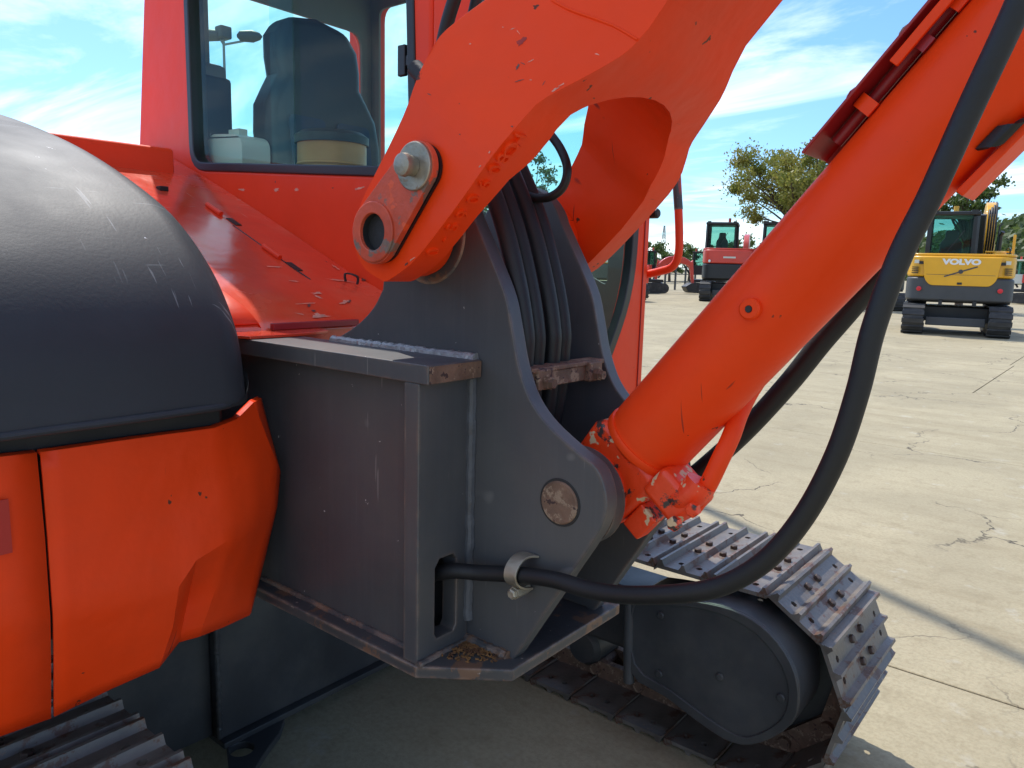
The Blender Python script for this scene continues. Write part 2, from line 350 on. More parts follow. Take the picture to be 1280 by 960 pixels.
for k in range(30):
    ang = R(47) if k < 6 else max(R(18), ang-R(2.6)); st = .09
    d = Vector((math.cos(ang), 0, math.sin(ang)))
    pl = pl + d*st; nrm = Vector((-d.z, 0, d.x)); tail_lo.append(pl.copy()); tail_up.append(pl + nrm*(.25+.004*k))
outline = list(reversed(upc)) ; outline = loc_ + tail_lo + list(reversed(tail_up)) + upc
bmx = bmesh.new(); bmx.faces.new([bmx.verts.new(p) for p in outline])
for tcut in (.21, .25, .29, .33, .37, .41, .45, .49):
    c0 = PIN + AX*tcut
    bmesh.ops.bisect_plane(bmx, geom=bmx.verts[:]+bmx.edges[:]+bmx.faces[:], plane_co=c0, plane_no=AX)
r = bmesh.ops.extrude_face_region(bmx, geom=bmx.faces[:]); back = [g for g in r['geom'] if isinstance(g, bmesh.types.BMVert)]
bs = set(back)
for v in bmx.verts:
    y = yb(tpar(v.co)); v.co.y = (2*YC - y) if v in bs else y
bmx.verts.index_update(); mb = MB(); mb.v = [v.co.copy() for v in bmx.verts]; mb.f = [tuple(v.index for v in f.verts) for f in bmx.faces]; bmx.free()
CX = Vector((-AX.z, 0, AX.x))
def tp(t, y): return Vector((PIN.x, 0, PIN.z)) + AX*t + Vector((0, y, 0))
slot = [(-.35, .20), (.03, .20), (.12, .20), (.19, .190), (.225, .172)]
arc = [(.235+.130*math.sin(a), .166*math.cos(a)) for a in [R(8+164*k/14) for k in range(15)]]
poly = [tp(t, YC-h) for t, h in slot] + [tp(t, YC-h) for t, h in arc] + [tp(t, YC+h) for t, h in reversed(slot)]
cut = MB().prism([p - CX*.6 for p in poly], CX*1.2)
bme = boolean_diff(mb, [cut], 'boom'); bme.materials.clear()
boom = part('boom', bme, ORANGE, EX, bevel=.0045, seg=3)
pin3 = lambda y: Vector((PIN.x, y, PIN.z))
part('pivot_boss', MB().lathe(pin3(.856), (0, 1, 0), [(0, .070), (.045, .070), (.058, .066)], 48), ORANGE, EX, bevel=.003)
part('pivot_boss', MB().lathe(pin3(2*YC-.856-.058), (0, 1, 0), [(0, .066), (.013, .070), (.058, .070)], 48), ORANGE, EX)
# pin plate with its bolt
def stadium(c1, r1, c2, r2, n=18):
    d = (c2-c1); a0 = math.atan2(d.z, d.x); o = []
    for k in range(n+1): a = a0+math.pi/2+math.pi*k/n; o.append(c1+Vector((math.cos(a), 0, math.sin(a)))*r1)
    for k in range(n+1): a = a0-math.pi/2+math.pi*k/n; o.append(c2+Vector((math.cos(a), 0, math.sin(a)))*r2)
    return o
PC = Q(467, 290, Y=.782); BC = Q(519, 208, Y=.782)
circ = lambda c, r, n=28: [c + Vector((math.cos(2*math.pi*k/n), 0, math.sin(2*math.pi*k/n)))*r for k in range(n)]
pp = part('pin_plate', holes_plate(stadium(PC, .048, BC, .036), [circ(PC, .0275)], (0, .011, 0)), PINPLATE, EX, bevel=.002)
part('gap_shade', MB().prism(stadium(PC+Vector((.004, .0125, -.001)), .045, BC+Vector((.004, .0125, -.001)), .034), (0, .004, 0)), RUBBER, pp)  # black sheet stands for the shadow in the gap behind the pin plate
part('collar', holes_plate(circ(PC-Vector((0, .004, 0)), .0455, 40), [circ(PC-Vector((0, .004, 0)), .0275)], (0, .005, 0)), PINPLATE, pp, bevel=.002)
part('bore', MB().lathe(PC+Vector((0, .012, 0)), (0, 1, 0), [(0, .03), (-.010, .0285), (-.010, .0270), (.035, .0265), (.036, .001)], 32), HOLE, pp)
part('washer', MB().lathe(BC-Vector((0, .005, 0)), (0, 1, 0), [(0, .0325), (.0012, .034), (.0048, .034)], 40), STEEL, pp)
part('bolt', MB().lathe(BC-Vector((0, .029, 0)), (0, 1, 0), [(0, .011), (.002, .0155), (.010, .0165), (.0135, .0145), (.0235, .0145)], 24), STEEL, pp, sharp=50)
# cast number on the underside of the arm
def text_mesh(txt, size, ext, name='lettering', bold=0):
    cu = bpy.data.curves.new(name, 'FONT'); cu.body = txt; cu.size = size; cu.extrude = ext; cu.offset = bold; cu.align_x = 'CENTER'; cu.align_y = 'CENTER'
    t = bpy.data.objects.new('tmp', cu); COL.objects.link(t); bpy.context.view_layer.update()
    me = bpy.data.meshes.new_from_object(t.evaluated_get(bpy.context.evaluated_depsgraph_get())); bpy.data.objects.remove(t); return me
la, lb = qb(524, 319), qb(640, 165)
nch = '0-590608OH'
for k, ch in enumerate(nch):
    f = (k+.35)/len(nch); px = (524+(640-524)*f, 319+(165-319)*f)
    seg_i = [(524, 319), (565, 266), (610, 202), (640, 165)]
    s_ = f*3; i0 = min(2, int(s_)); u = s_-i0
    px = (seg_i[i0][0]*(1-u)+seg_i[i0+1][0]*u, seg_i[i0][1]*(1-u)+seg_i[i0+1][1]*u)
    p = qb(*px); tdir = (qb(*seg_i[i0+1])-qb(*seg_i[i0])).normalized(); t = tpar(p); y = yb(t)+.021
    nrm = Vector((tdir.z, 0, -tdir.x)); xax = -tdir if False else tdir; yax = Vector((0, -1, 0)); zax = xax.cross(yax)
    if zax.dot(nrm) < 0: xax = -xax; zax = xax.cross(yax)
    p = p + nrm*.0012; me = text_mesh(ch, .033, .0028); me.materials.append(ORANGE)
    o = part('cast_number', me, ORANGE, boom, bevel=0)
    o.matrix_world = Matrix((( xax.x, yax.x, zax.x, p.x), (xax.y, yax.y, zax.y, y), (xax.z, yax.z, zax.z, p.z), (0, 0, 0, 1)))
# weld seam and scar across the boom side
wl = [qb(*p) for p in [(690, 0), (712, 12), (745, 24), (770, 34), (797, 50)]]
part('weld_seam', MB().tube([Vector((p.x, yb(tpar(p))-.0005, p.z)) for p in spline(wl, 8)], .0022, 8), ORANGE, boom)

def chip(px, py, rx, ry, rot, mt, surf, par, seed):
    rnd = random.Random(seed); P3 = []
    for k in range(15):
        a = 2*math.pi*k/15; r_ = rnd.uniform(.25, 1.0); x, y = rx*r_*math.cos(a), ry*r_*math.sin(a); P3.append(surf(px+x*math.cos(rot)-y*math.sin(rot), py+x*math.sin(rot)+y*math.cos(rot)))
    part('paint_chip', MB().add(P3, [tuple(range(15))]), mt, par)
CH_D = mat('gouged_paint', (.34, .022, .012), .6, var=.3, vscale=60); CH_W = mat('scraped_paint', (.74, .30, .20), .6, var=.3, vscale=80); CH_B = mat('bare_scratch', (.10, .06, .05), .6, var=.4, vscale=90)
def on_boom(px, py):
    p = qb(px, py); p.y = yb(tpar(p))-.0006; return p
for i, (x, y, rx, ry, ro_, mt_) in enumerate([(652, 52, 10, 5, -.7, CH_D), (641, 36, 5, .9, -.4, CH_W), (648, 40, 4, .8, .9, CH_W), (647, 84, 2.5, 6, .5, CH_B), (655, 80, 5, 1, .5, CH_B), (664, 76, 6, .8, -.5, CH_W), (649, 101, 8, .9, -.3, CH_B), (680, 104, 1, 6, .5, CH_B), (537, 118, 4, 1, .4, CH_B), (588, 55, 2, 1.5, 0, CH_W), (694, 112, 9, 1.6, -.5, CH_W), (702, 106, 6, 1.2, -.5, CH_W), (747, 68, 4, 1.6, .2, CH_W), (640, 158, 2.4, 1.6, 0, CH_B), (629, 34, 1.5, 1, 0, CH_W), (664, 100, 2, 1, 0, CH_W), (575, 168, 1.4, 1.4, 0, CH_B), (612, 190, 1.5, 2.5, .5, CH_W), (600, 208, 1.5, 3, .6, CH_W), (515, 324, 7, 1.4, -.6, CH_W), (508, 330, 3, 1.6, -.7, CH_B)]): chip(x, y, rx, ry, ro_, mt_, on_boom, boom, i)

# ---- mounting bracket (two plates, box, flanges) ---------------------------
pin_p = pin3(Y0P)
def arcpts(c, r, a0, a1, n): return [c+Vector((math.cos(R(a0+(a1-a0)*k/n)), 0, math.sin(R(a0+(a1-a0)*k/n))))*r for k in range(n+1)]
front_px = [(617, 331), (632, 371), (640, 412), (648, 457), (662, 499), (685, 532), (722, 566), (745, 585), (756, 611), (758, 637), (751, 660), (737, 684), (715, 716), (700, 739), (668, 786), (644, 821), (637, 829)]
left_px = [(478, 362), (468, 382), (455, 398), (438, 412), (418, 424)]
fr = QY(front_px, Y0P); lf = QY(left_px, Y0P)
zb = .762
shape = arcpts(pin_p, .100, 178, 18, 20) + spline(fr[:14], 4) + fr[14:] + [Vector((fr[-1].x-.01, Y0P, zb)), Vector((-1.15, Y0P, zb)), Vector((-1.15, Y0P, lf[-1].z-.03))] + list(reversed(spline(lf, 4)))
low_c = Q(700, 628, Y=Y0P)
BR = part('mounting_plate', MB().prism(shape, (0, TP, 0)), GREY, EX, bevel=.0025, label='grey side plate of the boom mounting facing the yard')
part('mounting_plate', MB().prism([p+Vector((0, YFP-Y0P, 0)) for p in shape], (0, TP, 0)), GREY, EX, bevel=.0025)
part('pin_ring', MB().lathe(pin3(Y0P-.003), (0, 1, 0), [(0, .080), (.0025, .083)], 48), GREYEDGE, BR)
PR = .0335
part('lower_pin', MB().lathe(low_c-Vector((0, .004, 0)), (0, 1, 0), [(0, .001), (0, PR-.002), (.0015, PR), (.004, PR)], 48), RUST, BR)
part('pin_rim', MB().lathe(low_c-Vector((0, .0012, 0)), (0, 1, 0), [(0, PR+.0035), (.0011, PR+.004)], 48), HOLE, BR)
for yy, dr in ((Y0P+TP, 1), (YFP, -1)):
    part('spacer_boss', MB().lathe(Vector((low_c.x, yy, low_c.z)), (0, dr, 0), [(0, .078), (.030, .078), (.034, .074)], 48), GREYEDGE, EX)
BZ = .74
bp = [(-1.62, .797), (-.828, .797), (-.706, .892), (-.706, 1.218), (-.828, 1.313), (-1.62, 1.313)]
part('base_plate', MB().prism([(x, y, BZ) for x, y in bp], (0, 0, .021)), GREYEDGE, EX, bevel=.003)
FZ = 1.217
part('top_flange', MB().prism([(-1.42, .80, FZ), (-.809, .80, FZ), (-.809, .9185, FZ), (-1.42, .9185, FZ)], (0, 0, .030)), GREY, EX, bevel=.002)
part('flange_end', MB().bb((-.8088, .8025, FZ+.002), (-.8068, .917, FZ+.028)), RUST, EX)
part('side_wall', MB().bb((-1.6, .83, BZ+.021), (-.8625, .842, FZ-.0005)), GREY, EX)
ep_out = [(-.862, .801, BZ+.0205), (-.862, .919, BZ+.0205), (-.862, .919, FZ), (-.862, .801, FZ)]
sl = [(-.862, y, z) for y, z in ((.840, .80), (.846, .79), (.884, .79), (.890, .80), (.890, .915), (.882, .925), (.850, .925), (.840, .912))]
part('end_plate', holes_plate(ep_out, [sl], (.033, 0, 0)), GREY, EX, bevel=.002)
part('front_web', MB().prism([(-1.0, Y0P+TP+.001, .7615), (-.79, Y0P+TP+.001, .7615), (-.72, Y0P+TP+.001, .80), (-.80, Y0P+TP+.001, .95), (-1.0, Y0P+TP+.001, 1.1)], (0, .012, 0)), FRAME, EX)
part('cross_web', MB().bb((-1.02, Y0P+TP, .7615), (-1.0, YFP, 1.30)), FRAME, EX)
def bead(pts, r, seed, step=.006):
    rnd = random.Random(seed); p = []
    for a, b in zip(pts[:-1], pts[1:]):
        a, b = Vector(a), Vector(b); k = max(2, int((b-a).length/step))
        for i in range(k): p.append(a.lerp(b, i/k)+Vector((rnd.uniform(-1, 1), rnd.uniform(-1, 1), rnd.uniform(-1, 1)))*r*.12)
    p.append(Vector(pts[-1])); return MB().tube(p, [r*(1+.07*math.sin(i*1.9)+rnd.uniform(-.08, .08)) for i in range(len(p))], 10)
part('weld_bead', bead([(-1.18, .915, FZ+.030), (-.815, .915, FZ+.030)], .0095, 1), WELD, EX)
part('weld_bead', bead([(-.826, .917, .80), (-.826, .917, FZ-.002)], .009, 2, .012), GWELD, EX)
part('weld_bead', bead([(-.86, .917, BZ+.023), (-.735, .917, BZ+.023)], .009, 3), GREYEDGE, EX)
part('weld_bead', bead([(-.826, .80, BZ+.022), (-.826, .918, BZ+.022)], .006, 4), GREYEDGE, EX)
part('weld_bead', bead([(-1.5, .828, BZ+.022), (-.864, .828, BZ+.022)], .006, 5), GREYEDGE, EX)
rp = [(-.822, .852), (-.80, .862), (-.775, .873), (-.765, .892), (-.775, .912), (-.80, .915), (-.826, .915)]
m = MB(); rnd = random.Random(5)
for k in range(420):
    x, y = -.824+abs(rnd.gauss(0, .028)), .914-abs(rnd.gauss(0, .022)); s_ = rnd.uniform(.0008, .0028); m.box((x, y, BZ+.0215+rnd.uniform(0, .003)), (s_*3, s_*1.2, .002), Matrix.Rotation(rnd.uniform(0, 3), 3, 'Z'))
o = part('rust_flakes', m, RUSTY_YELLOW, EX); o['kind'] = 'stuff'
# hose clamp strap on the plate
cs = QY([(636, 742), (640, 752)], .90)
ca, cb_ = Q(650, 700, Y=.9), Q(650, 745, Y=.9)
x0 = ca.x; zt, zb2 = ca.z+.004, cb_.z
st = [(x0+.012, .9185, zt+.002), (x0+.006, .906, zt+.004), (x0+.002, .893, zt+.001), (x0, .881, zt-.010), (x0, .8765, zt-.024), (x0+.001, .881, zt-.036), (x0+.003, .896, zt-.046), (x0+.004, .916, zt-.052)]
def strip(pts, w, t, ax):
    ax = Vector(ax); m = MB(); V = []; Fc = []; pts = spline(pts, 4)
    for i, p in enumerate(pts):
        d = (pts[min(i+1, len(pts)-1)]-pts[max(i-1, 0)]).normalized(); nn = d.cross(ax).normalized()
        V += [p-ax*w/2-nn*t/2, p+ax*w/2-nn*t/2, p+ax*w/2+nn*t/2, p-ax*w/2+nn*t/2]
    n = len(pts)
    for i in range(n-1):
        for k in range(4): Fc.append((i*4+k, i*4+(k+1) % 4, i*4+4+(k+1) % 4, i*4+4+k))
    Fc += [(3, 2, 1, 0), tuple(4*n-4+k for k in range(4))]; return m.add(V, Fc)
hc = part('hose_clamp', strip(st, .024, .004, (1, 0, 0)), STEEL, EX, bevel=.001)
part('bolt', MB().lathe((x0+.002, .876, zt-.053), (0, 1, 0), [(0, .006), (.002, .0085), (.008, .0085), (.0082, .0105), (.012, .0105), (.04, .0105)], 6), STEEL, hc)
# cross clamp holding the hoses between the plates
ya, yb_ = Y0P+TP, YFP
cc = Q(700, 463, Y=(ya+yb_)/2)
m = MB().bb((cc.x-.012, ya, cc.z+.006), (cc.x+.022, yb_, cc.z+.014)); m.bb((cc.x+.008, ya, cc.z-.020), (cc.x+.018, yb_, cc.z+.006))
cl_ = part('cross_clamp', m, RUST, EX, bevel=.002)
for yy in (ya+.03, yb_-.035):
    part('clamp_foot', MB().bb((cc.x+.010, yy-.02, cc.z-.022), (cc.x+.028, yy+.02, cc.z+.012)), RUST, cl_, bevel=.003)
    part('bolt', MB().lathe((cc.x+.028, yy, cc.z-.010), (1, 0, 0), [(0, .011), (.008, .011), (.0085, .009), (.016, .008)], 6), RUST, cl_)
# ---- hoses ----------------------------------------------------------------
def hose(px, Ys, r, name='hydraulic_hose', mt=None, n=8, pre=(), post=(), taper=None):
    P3 = list(pre) + [Q(x, y, Y=yy) for (x, y), yy in zip(px, Ys)] + list(post)
    return part(name, MB().tube(spline([Vector(p) for p in P3], n), r, 18), mt or RUBBER, EX, sharp=60)
hose([(560, 714), (600, 716), (640, 718), (690, 724), (740, 738), (790, 744), (860, 741), (910, 729), (960, 698), (1005, 645), (1045, 570), (1072, 490), (1092, 410), (1125, 320), (1165, 240), (1215, 130), (1262, 30), (1290, -35)],
     [.872, .888, .893, .893, .89, .885, .88, .88, .88, .88, .88, .88, .88, .885, .89, .89, .89, .89], .0128, pre=[(-.98, .865, .82), (-.90, .865, .865)])
hose([(845, 612), (880, 585), (930, 540), (985, 480), (1025, 430), (1055, 395), (1110, 330)], [1.19]*7, .0165)
for k in range(4):
    yy = .970+.037*k
    base = Vector((cc.x-.010, yy, cc.z+.010)); kx = -.006*(k % 2)
    mid = [Vector((-1.02, yy, 1.73)), Vector((-.93, yy, 1.655)), Vector((-.868, yy, 1.57)), Vector((-.815, yy, 1.47)), Vector((-.782, yy, 1.38)), Vector((-.762, yy, 1.30)), base+Vector((0, 0, .02)), base-Vector((.012, 0, .10)), base-Vector((.07, 0, .28))]
    part('hydraulic_hose', MB().tube(spline([p+Vector((kx, 0, 0)) for p in mid], 8), .0150, 16), RUBBER, EX, sharp=60)
hose([(683, 162), (700, 185), (709, 210), (704, 233), (688, 246), (668, 247), (655, 240)], [1.10, 1.09, 1.08, 1.075, 1.07, 1.07, 1.07], .0075, pre=[Q(670, 146, Y=1.13)], post=[Q(648, 222, Y=1.07)])
hose([(552, 60), (560, 25), (575, -20), (595, -60)], [1.12]*4, .013)
hose([(588, 35), (596, 0), (603, -40)], [1.16]*3, .012)
# ---- boom cylinder --------------------------------------------------------
LP = Vector((low_c.x, YC, low_c.z)); D = (Q(1200, 128, Y=YC) - LP); D.y = 0; D.normalize(); NU = Vector((-D.z, 0, D.x))
RB = .0685
CY = part('boom_cylinder', MB().lathe(LP, D, [(.085, .050), (.095, .060), (.1005, .0700), (.102, .0708), (.112, .0708), (.1135, .0700), (.114, .0672), (.124, .0672), (.1245, RB), (.125, RB), (1.30, RB), (1.302, .083), (1.40, .083), (1.41, .06)], 64), ORANGE, EX)
part('piston_rod', MB().cyl(LP+D*1.38, LP+D*2.2, .036), STEEL, EX)
part('cylinder_eye', MB().lathe(LP-Vector((0, .062, 0)), (0, 1, 0), [(0, .060), (.004, .066), (.12, .066), (.124, .060)], 48), CHIPPED, EX, bevel=.003)
body = MB(); q = [LP+NU*.064-D*.01, LP+NU*.072+D*.085, LP+NU*.060+D*.105, LP-NU*.060+D*.105, LP-NU*.074+D*.080, LP-NU*.066-D*.01]
body.prism([p-Vector((0, .052, 0)) for p in q], (0, .104, 0)); part('eye_casting', body, CHIPPED, EX, bevel=.014, seg=3)
# port block with elbow and steel pipe
PB = Q(846, 628, Y=1.0)
fr3 = Matrix((D, Vector((0, 1, 0)), NU)).transposed()
pb = part('port_block', MB().box(PB+Vector((-.012, .03, .006)), (.056, .075, .075), fr3), CHIPPED, EX, bevel=.010, seg=3)
part('elbow', MB().tube(spline([PB+Vector((-.02, .02, .005)), PB+Vector((.005, .012, .006)), PB+Vector((.022, .012, .020)), PB+Vector((.030, .014, .034))], 6), .023, 20), CHIPPED, pb)
for du, dv in ((-.016, -.022), (.022, -.026)):
    part('bolt', MB().lathe(PB+D*du+NU*dv+Vector((0, -.012, 0)), (0, -1, 0), [(0, .011), (.010, .011), (.012, .008)], 6), CHIPPED, pb)
pipe = [Q(868, 632, Y=1.02), Q(884, 608, Y=1.02), Q(900, 575, Y=1.03), Q(914, 545, Y=1.05), Q(925, 515, Y=1.08), Q(945, 478, Y=1.12), Q(990, 420, Y=1.14)]
part('steel_pipe', MB().tube(spline(pipe, 8), .0135, 18), ORANGE, EX)
part('grease_lug', MB().box(LP-NU*.088+D*.030-Vector((0, .03, 0)), (.05, .035, .035), fr3), CHIPPED, EX, bevel=.004)
kb = Q(941, 386, Y=YC-RB+.004)
kn = part('barrel_port', MB().lathe(kb+Vector((0, .012, 0)), (0, -1, 0), [(0, .019), (.010, .019), (.012, .0145), (.024, .0145), (.0265, .012), (.0265, .005), (.016, .0045)], 28), ORANGE, CY)
part('port_hole', MB().cyl(kb+Vector((0, -.0155, 0)), kb+Vector((0, -.0125, 0)), .0044, 16), HOLE, kn)
# guard rail channel with clips on the upper side of the cylinder
def cylpt(s, n, y): return LP + D*s + NU*n + Vector((0, y, 0))
s0 = ((Q(1030, 232, Y=YC)-LP).dot(D))+.018
gr = part('pipe_guard', MB().prism([cylpt(s0, .092, -.045), cylpt(s0, .096, -.045), cylpt(s0, .096, .05), cylpt(s0, .070, .05), cylpt(s0, .070, .045), cylpt(s0, .092, .045)], D*.62), DARKRED, EX, bevel=.0015)
part('guard_pipe', MB().tube([cylpt(s0+.03, .083, .0), cylpt(s0+.62, .083, .0)], .008, 14), DARKRED, EX)
for k, ds in enumerate((.085, .17, .22, .275, .36, .44)):
    part('pipe_clip', strip([cylpt(s0+ds, .062, -.035), cylpt(s0+ds, .080, -.032), cylpt(s0+ds, .090, -.02), cylpt(s0+ds, .084, -.006), cylpt(s0+ds+.004, .076, .004)], .018, .004, D), ORANGE if k % 2 == 0 else DARKRED, EX)
    part('bolt', MB().lathe(cylpt(s0+ds, .096, -.01), NU, [(0, .010), (.010, .010), (.012, .007)], 6), DARKRED if k == 0 else STEEL, EX)
part('clip_plate', MB().box(cylpt(s0+.20, .078, -.044), (.13, .006, .012), fr3), ORANGE, EX, bevel=.0015)
part('clip_plate', MB().box(cylpt(s0+.46, .078, -.044), (.10, .006, .012), fr3), DARKRED, EX, bevel=.0015)
# lower clamp plate on the cylinder
s1 = ((Q(1185, 245, Y=YC)-LP).dot(D))+.01
lcp = part('lower_guard', MB().prism([cylpt(s1, -.074, -.030), cylpt(s1, -.084, -.030), cylpt(s1, -.084, .045), cylpt(s1, -.074, .045)], D*.5), ORANGE, EX, bevel=.002)
part('pipe_clip', strip([cylpt(s1+.06, -.060, -.036), cylpt(s1+.07, -.070, -.040), cylpt(s1+.08, -.074, -.034)], .03, .006, D), RUBBER, lcp)

# ---- cab ------------------------------------------------------------------
CY0, CY1, CXF, CXR, CZ0, CZ1 = 1.30, 2.25, -1.262, -2.62, .95, 2.55
def rloop(pts, r, n=5):
    o = []; m_ = len(pts); pts = [Vector(p) for p in pts]
    for i in range(m_):
        p, a, b = pts[i], pts[i-1], pts[(i+1) % m_]; rr = r[i] if isinstance(r, (list, tuple)) else r
        if rr <= 0: o.append(p); continue
        u, v = (a-p).normalized(), (b-p).normalized(); s_ = p+u*rr; e_ = p+v*rr
        for k in range(n+1): t = k/n; o.append(s_*(1-t)**2+p*2*t*(1-t)+e_*t*t)
    return o
wz0r, wz0f, wz1 = 1.672, 1.600, 2.40
win = rloop([(-2.385, CY0, wz0r), (-1.36, CY0, wz0f), (-1.392, CY0, wz1), (-2.385, CY0, wz1)], [.075, .04, .06, .06])
wallo = rloop([(-2.74, CY0, CZ0), (CXF-.0505, CY0, CZ0), (CXF-.0505, CY0, CZ1-.022), (-2.60, CY0, CZ1-.022), (-2.735, CY0, 1.75)], 0)
cab = part('cab_wall', holes_plate(wallo, [win], (0, .045, 0)), RED, EX, bevel=.012, seg=3)
def shrink(loop, d):
    c = sum(loop, Vector())/len(loop); o = []; n = len(loop)
    for i in range(n):
        a, b = loop[i-1], loop[(i+1) % n]; t = (b-a).normalized(); nr = Vector((t.z, 0, -t.x)) if abs(t.y) < .7 else Vector((0, t.z, -t.y))
        if abs(t.x) < 1e-5 and abs(loop[0].x-loop[1].x) < 1e-5 and abs(loop[0].x-loop[n//2].x) < 1e-5: nr = Vector((0, t.z, -t.y))
        if nr.dot(c-loop[i]) < 0: nr = -nr
        o.append(loop[i]+nr*d)
    return o
part('window_gasket', holes_plate([p+Vector((0, -.004, 0)) for p in shrink(win, -.006)], [[p+Vector((0, -.004, 0)) for p in shrink(win, .020)]], (0, .054, 0)), GASKET, cab, bevel=.004)
gin = shrink(win, .014)
def pane(name, x0, x1, y, par):
    m = MB(); pts = [p for p in gin]
    poly = [(x0, wz0r+(wz0f-wz0r)*(x0+2.385)/1.025+.012), (x1, wz0r+(wz0f-wz0r)*(x1+2.385)/1.025+.012), (x1, wz1-.01), (x0, wz1-.01)]
    return part(name, MB().prism([(x, y, z) for x, z in poly], (0, .004, 0)), GLASS, par)
pane('glass_pane', -2.368, -1.86, CY0+.016, cab); pane('glass_pane', -1.985, -1.40, CY0+.028, cab)
# latch on the window
m = MB().bb((-1.425, CY0-.002, 1.83), (-1.40, CY0+.010, 1.90)); m.bb((-1.40, CY0, 1.85), (-1.385, CY0+.008, 1.875)); part('window_latch', m, GASKET, cab, bevel=.003)
# windscreen frame, plane X = CXF
ws = rloop([(CXF, 1.40, 1.02), (CXF, 2.0, 1.05), (CXF, 2.165, 1.32), (CXF, 2.172, 1.6), (CXF, 2.16, 2.4), (CXF, 1.40, 2.4)], [.06, .10, .14, .1, .08, .08])
wo = rloop([(CXF, CY0, CZ0), (CXF, CY1, CZ0), (CXF, CY1, CZ1-.022), (CXF, CY0, CZ1-.022)], [.0, .0, .0, .0])
cabf = part('cab_front', holes_plate(wo, [ws], (-.05, 0, 0)), RED, EX, bevel=.010, seg=3)
part('window_gasket', holes_plate([p+Vector((.004, 0, 0)) for p in shrink(ws, -.004)], [[p+Vector((.004, 0, 0)) for p in shrink(ws, .030)]], (-.03, 0, 0)), GASKET, cabf, bevel=.004)
part('glass_pane', MB().prism([p-Vector((.012, 0, 0)) for p in shrink(ws, .02)], (-.005, 0, 0)), GLASS, cabf)
m = MB(); m.tube([(CXF+.002, CY1-.035, 1.0), (CXF+.002, CY1-.035, 2.4)], .002, 6); part('pillar_seam', m, DARKRED, cabf)
# rear wall with window
rtop = Q(390, 22, X=CXR).z; rrt = min(2.17, Q(456, 80, X=CXR).y)
rw = rloop([(CXR, 1.40, 1.66), (CXR, rrt, 1.66), (CXR, rrt, rtop), (CXR, 1.40, rtop)], .09)
ro = [Vector(p) for p in ((CXR, CY0+.046, CZ0), (CXR, CY1-.046, CZ0), (CXR, CY1-.046, CZ1-.052), (CXR, CY0+.046, CZ1-.052))]
cabr = part('cab_rear', holes_plate(ro, [rw], (.04, 0, 0)), RED, EX, bevel=.008)
part('glass_pane', MB().prism([p+Vector((.016, 0, 0)) for p in rw], (.005, 0, 0)), GLASS, cabr)
part('rear_trim', holes_plate([p+Vector((.0405, 0, 0)) for p in ro], [[p+Vector((.0405, 0, 0)) for p in shrink(rw, .022)]], (.012, 0, 0)), TRIM, cabr)
# door side with upper and lower panes
d1 = rloop([(-2.54, CY1, 1.72), (-2.05, CY1, 1.62), (-1.36, CY1, 1.30), (-1.36, CY1, 2.42), (-2.54, CY1, 2.42)], .06)
d2 = rloop([(-1.95, CY1, 1.02), (-1.38, CY1, 1.02), (-1.38, CY1, 1.22), (-1.95, CY1, 1.45)], .06)
do = [Vector(p) for p in ((CXR-.1, CY1, CZ0), (CXF-.0505, CY1, CZ0), (CXF-.0505, CY1, CZ1-.022), (CXR-.1, CY1, CZ1-.022))]
door = part('cab_door', holes_plate(do, [d1, d2], (0, -.045, 0)), RED, EX, bevel=.008)
part('door_trim', holes_plate([Vector((max(p.x, CXR+.054), p.y-.0455, min(p.z, CZ1-.053))) for p in do], [[p+Vector((0, -.0455, 0)) for p in shrink(d1, .022)], [p+Vector((0, -.0455, 0)) for p in shrink(d2, .022)]], (0, -.01, 0)), TRIM, door)
for dd in (d1, d2): part('glass_pane', MB().prism([p+Vector((0, -.02, 0)) for p in dd], (0, -.004, 0)), GLASS, door)
m = MB().prism(rloop([(CXR-.03, CY0-.01, CZ1-.02), (CXF+.05, CY0-.01, CZ1-.02), (CXF+.05, CY1+.01, CZ1-.02), (CXR-.03, CY1+.01, CZ1-.02)], .07), (0, 0, .07)); part('cab_roof', m, RED, EX, bevel=.02, seg=3)
part('headliner', MB().bb((CXR+.06, CY0+.05, CZ1-.05), (CXF-.06, CY1-.06, CZ1-.022)), TRIM, EX)
part('cab_floor', MB().bb((CXR+.05, CY0+.046, .93), (CXF-.052, CY1-.06, .97)), FARBLACK, EX)
m = MB().bb((-2.565, CY0+.05, 1.2), (-2.43, CY0+.11, 2.48)); m.bb((-2.565, CY0+.05, 1.60), (-2.42, CY0+.16, 2.02)); part('pillar_trim', m, TRIM, EX, bevel=.02)
part('pillar_box', MB().bb((-2.56, CY0+.055, 1.62), (-2.412, CY0+.17, 1.98)), BLACKP, EX, bevel=.015)
# solid bars standing in for a building mirrored in the side window
part('mirrored_roof_edge', MB().bar((-2.12, 2.10, 2.09), (-1.75, 2.17, 2.20), .02, .03), WHITEP, EX)
part('mirrored_building', MB().tube([(-2.12, 2.08, 2.04), (-1.95, 2.10, 2.075), (-1.75, 2.14, 2.12)], .04, 14), SEATM, EX)
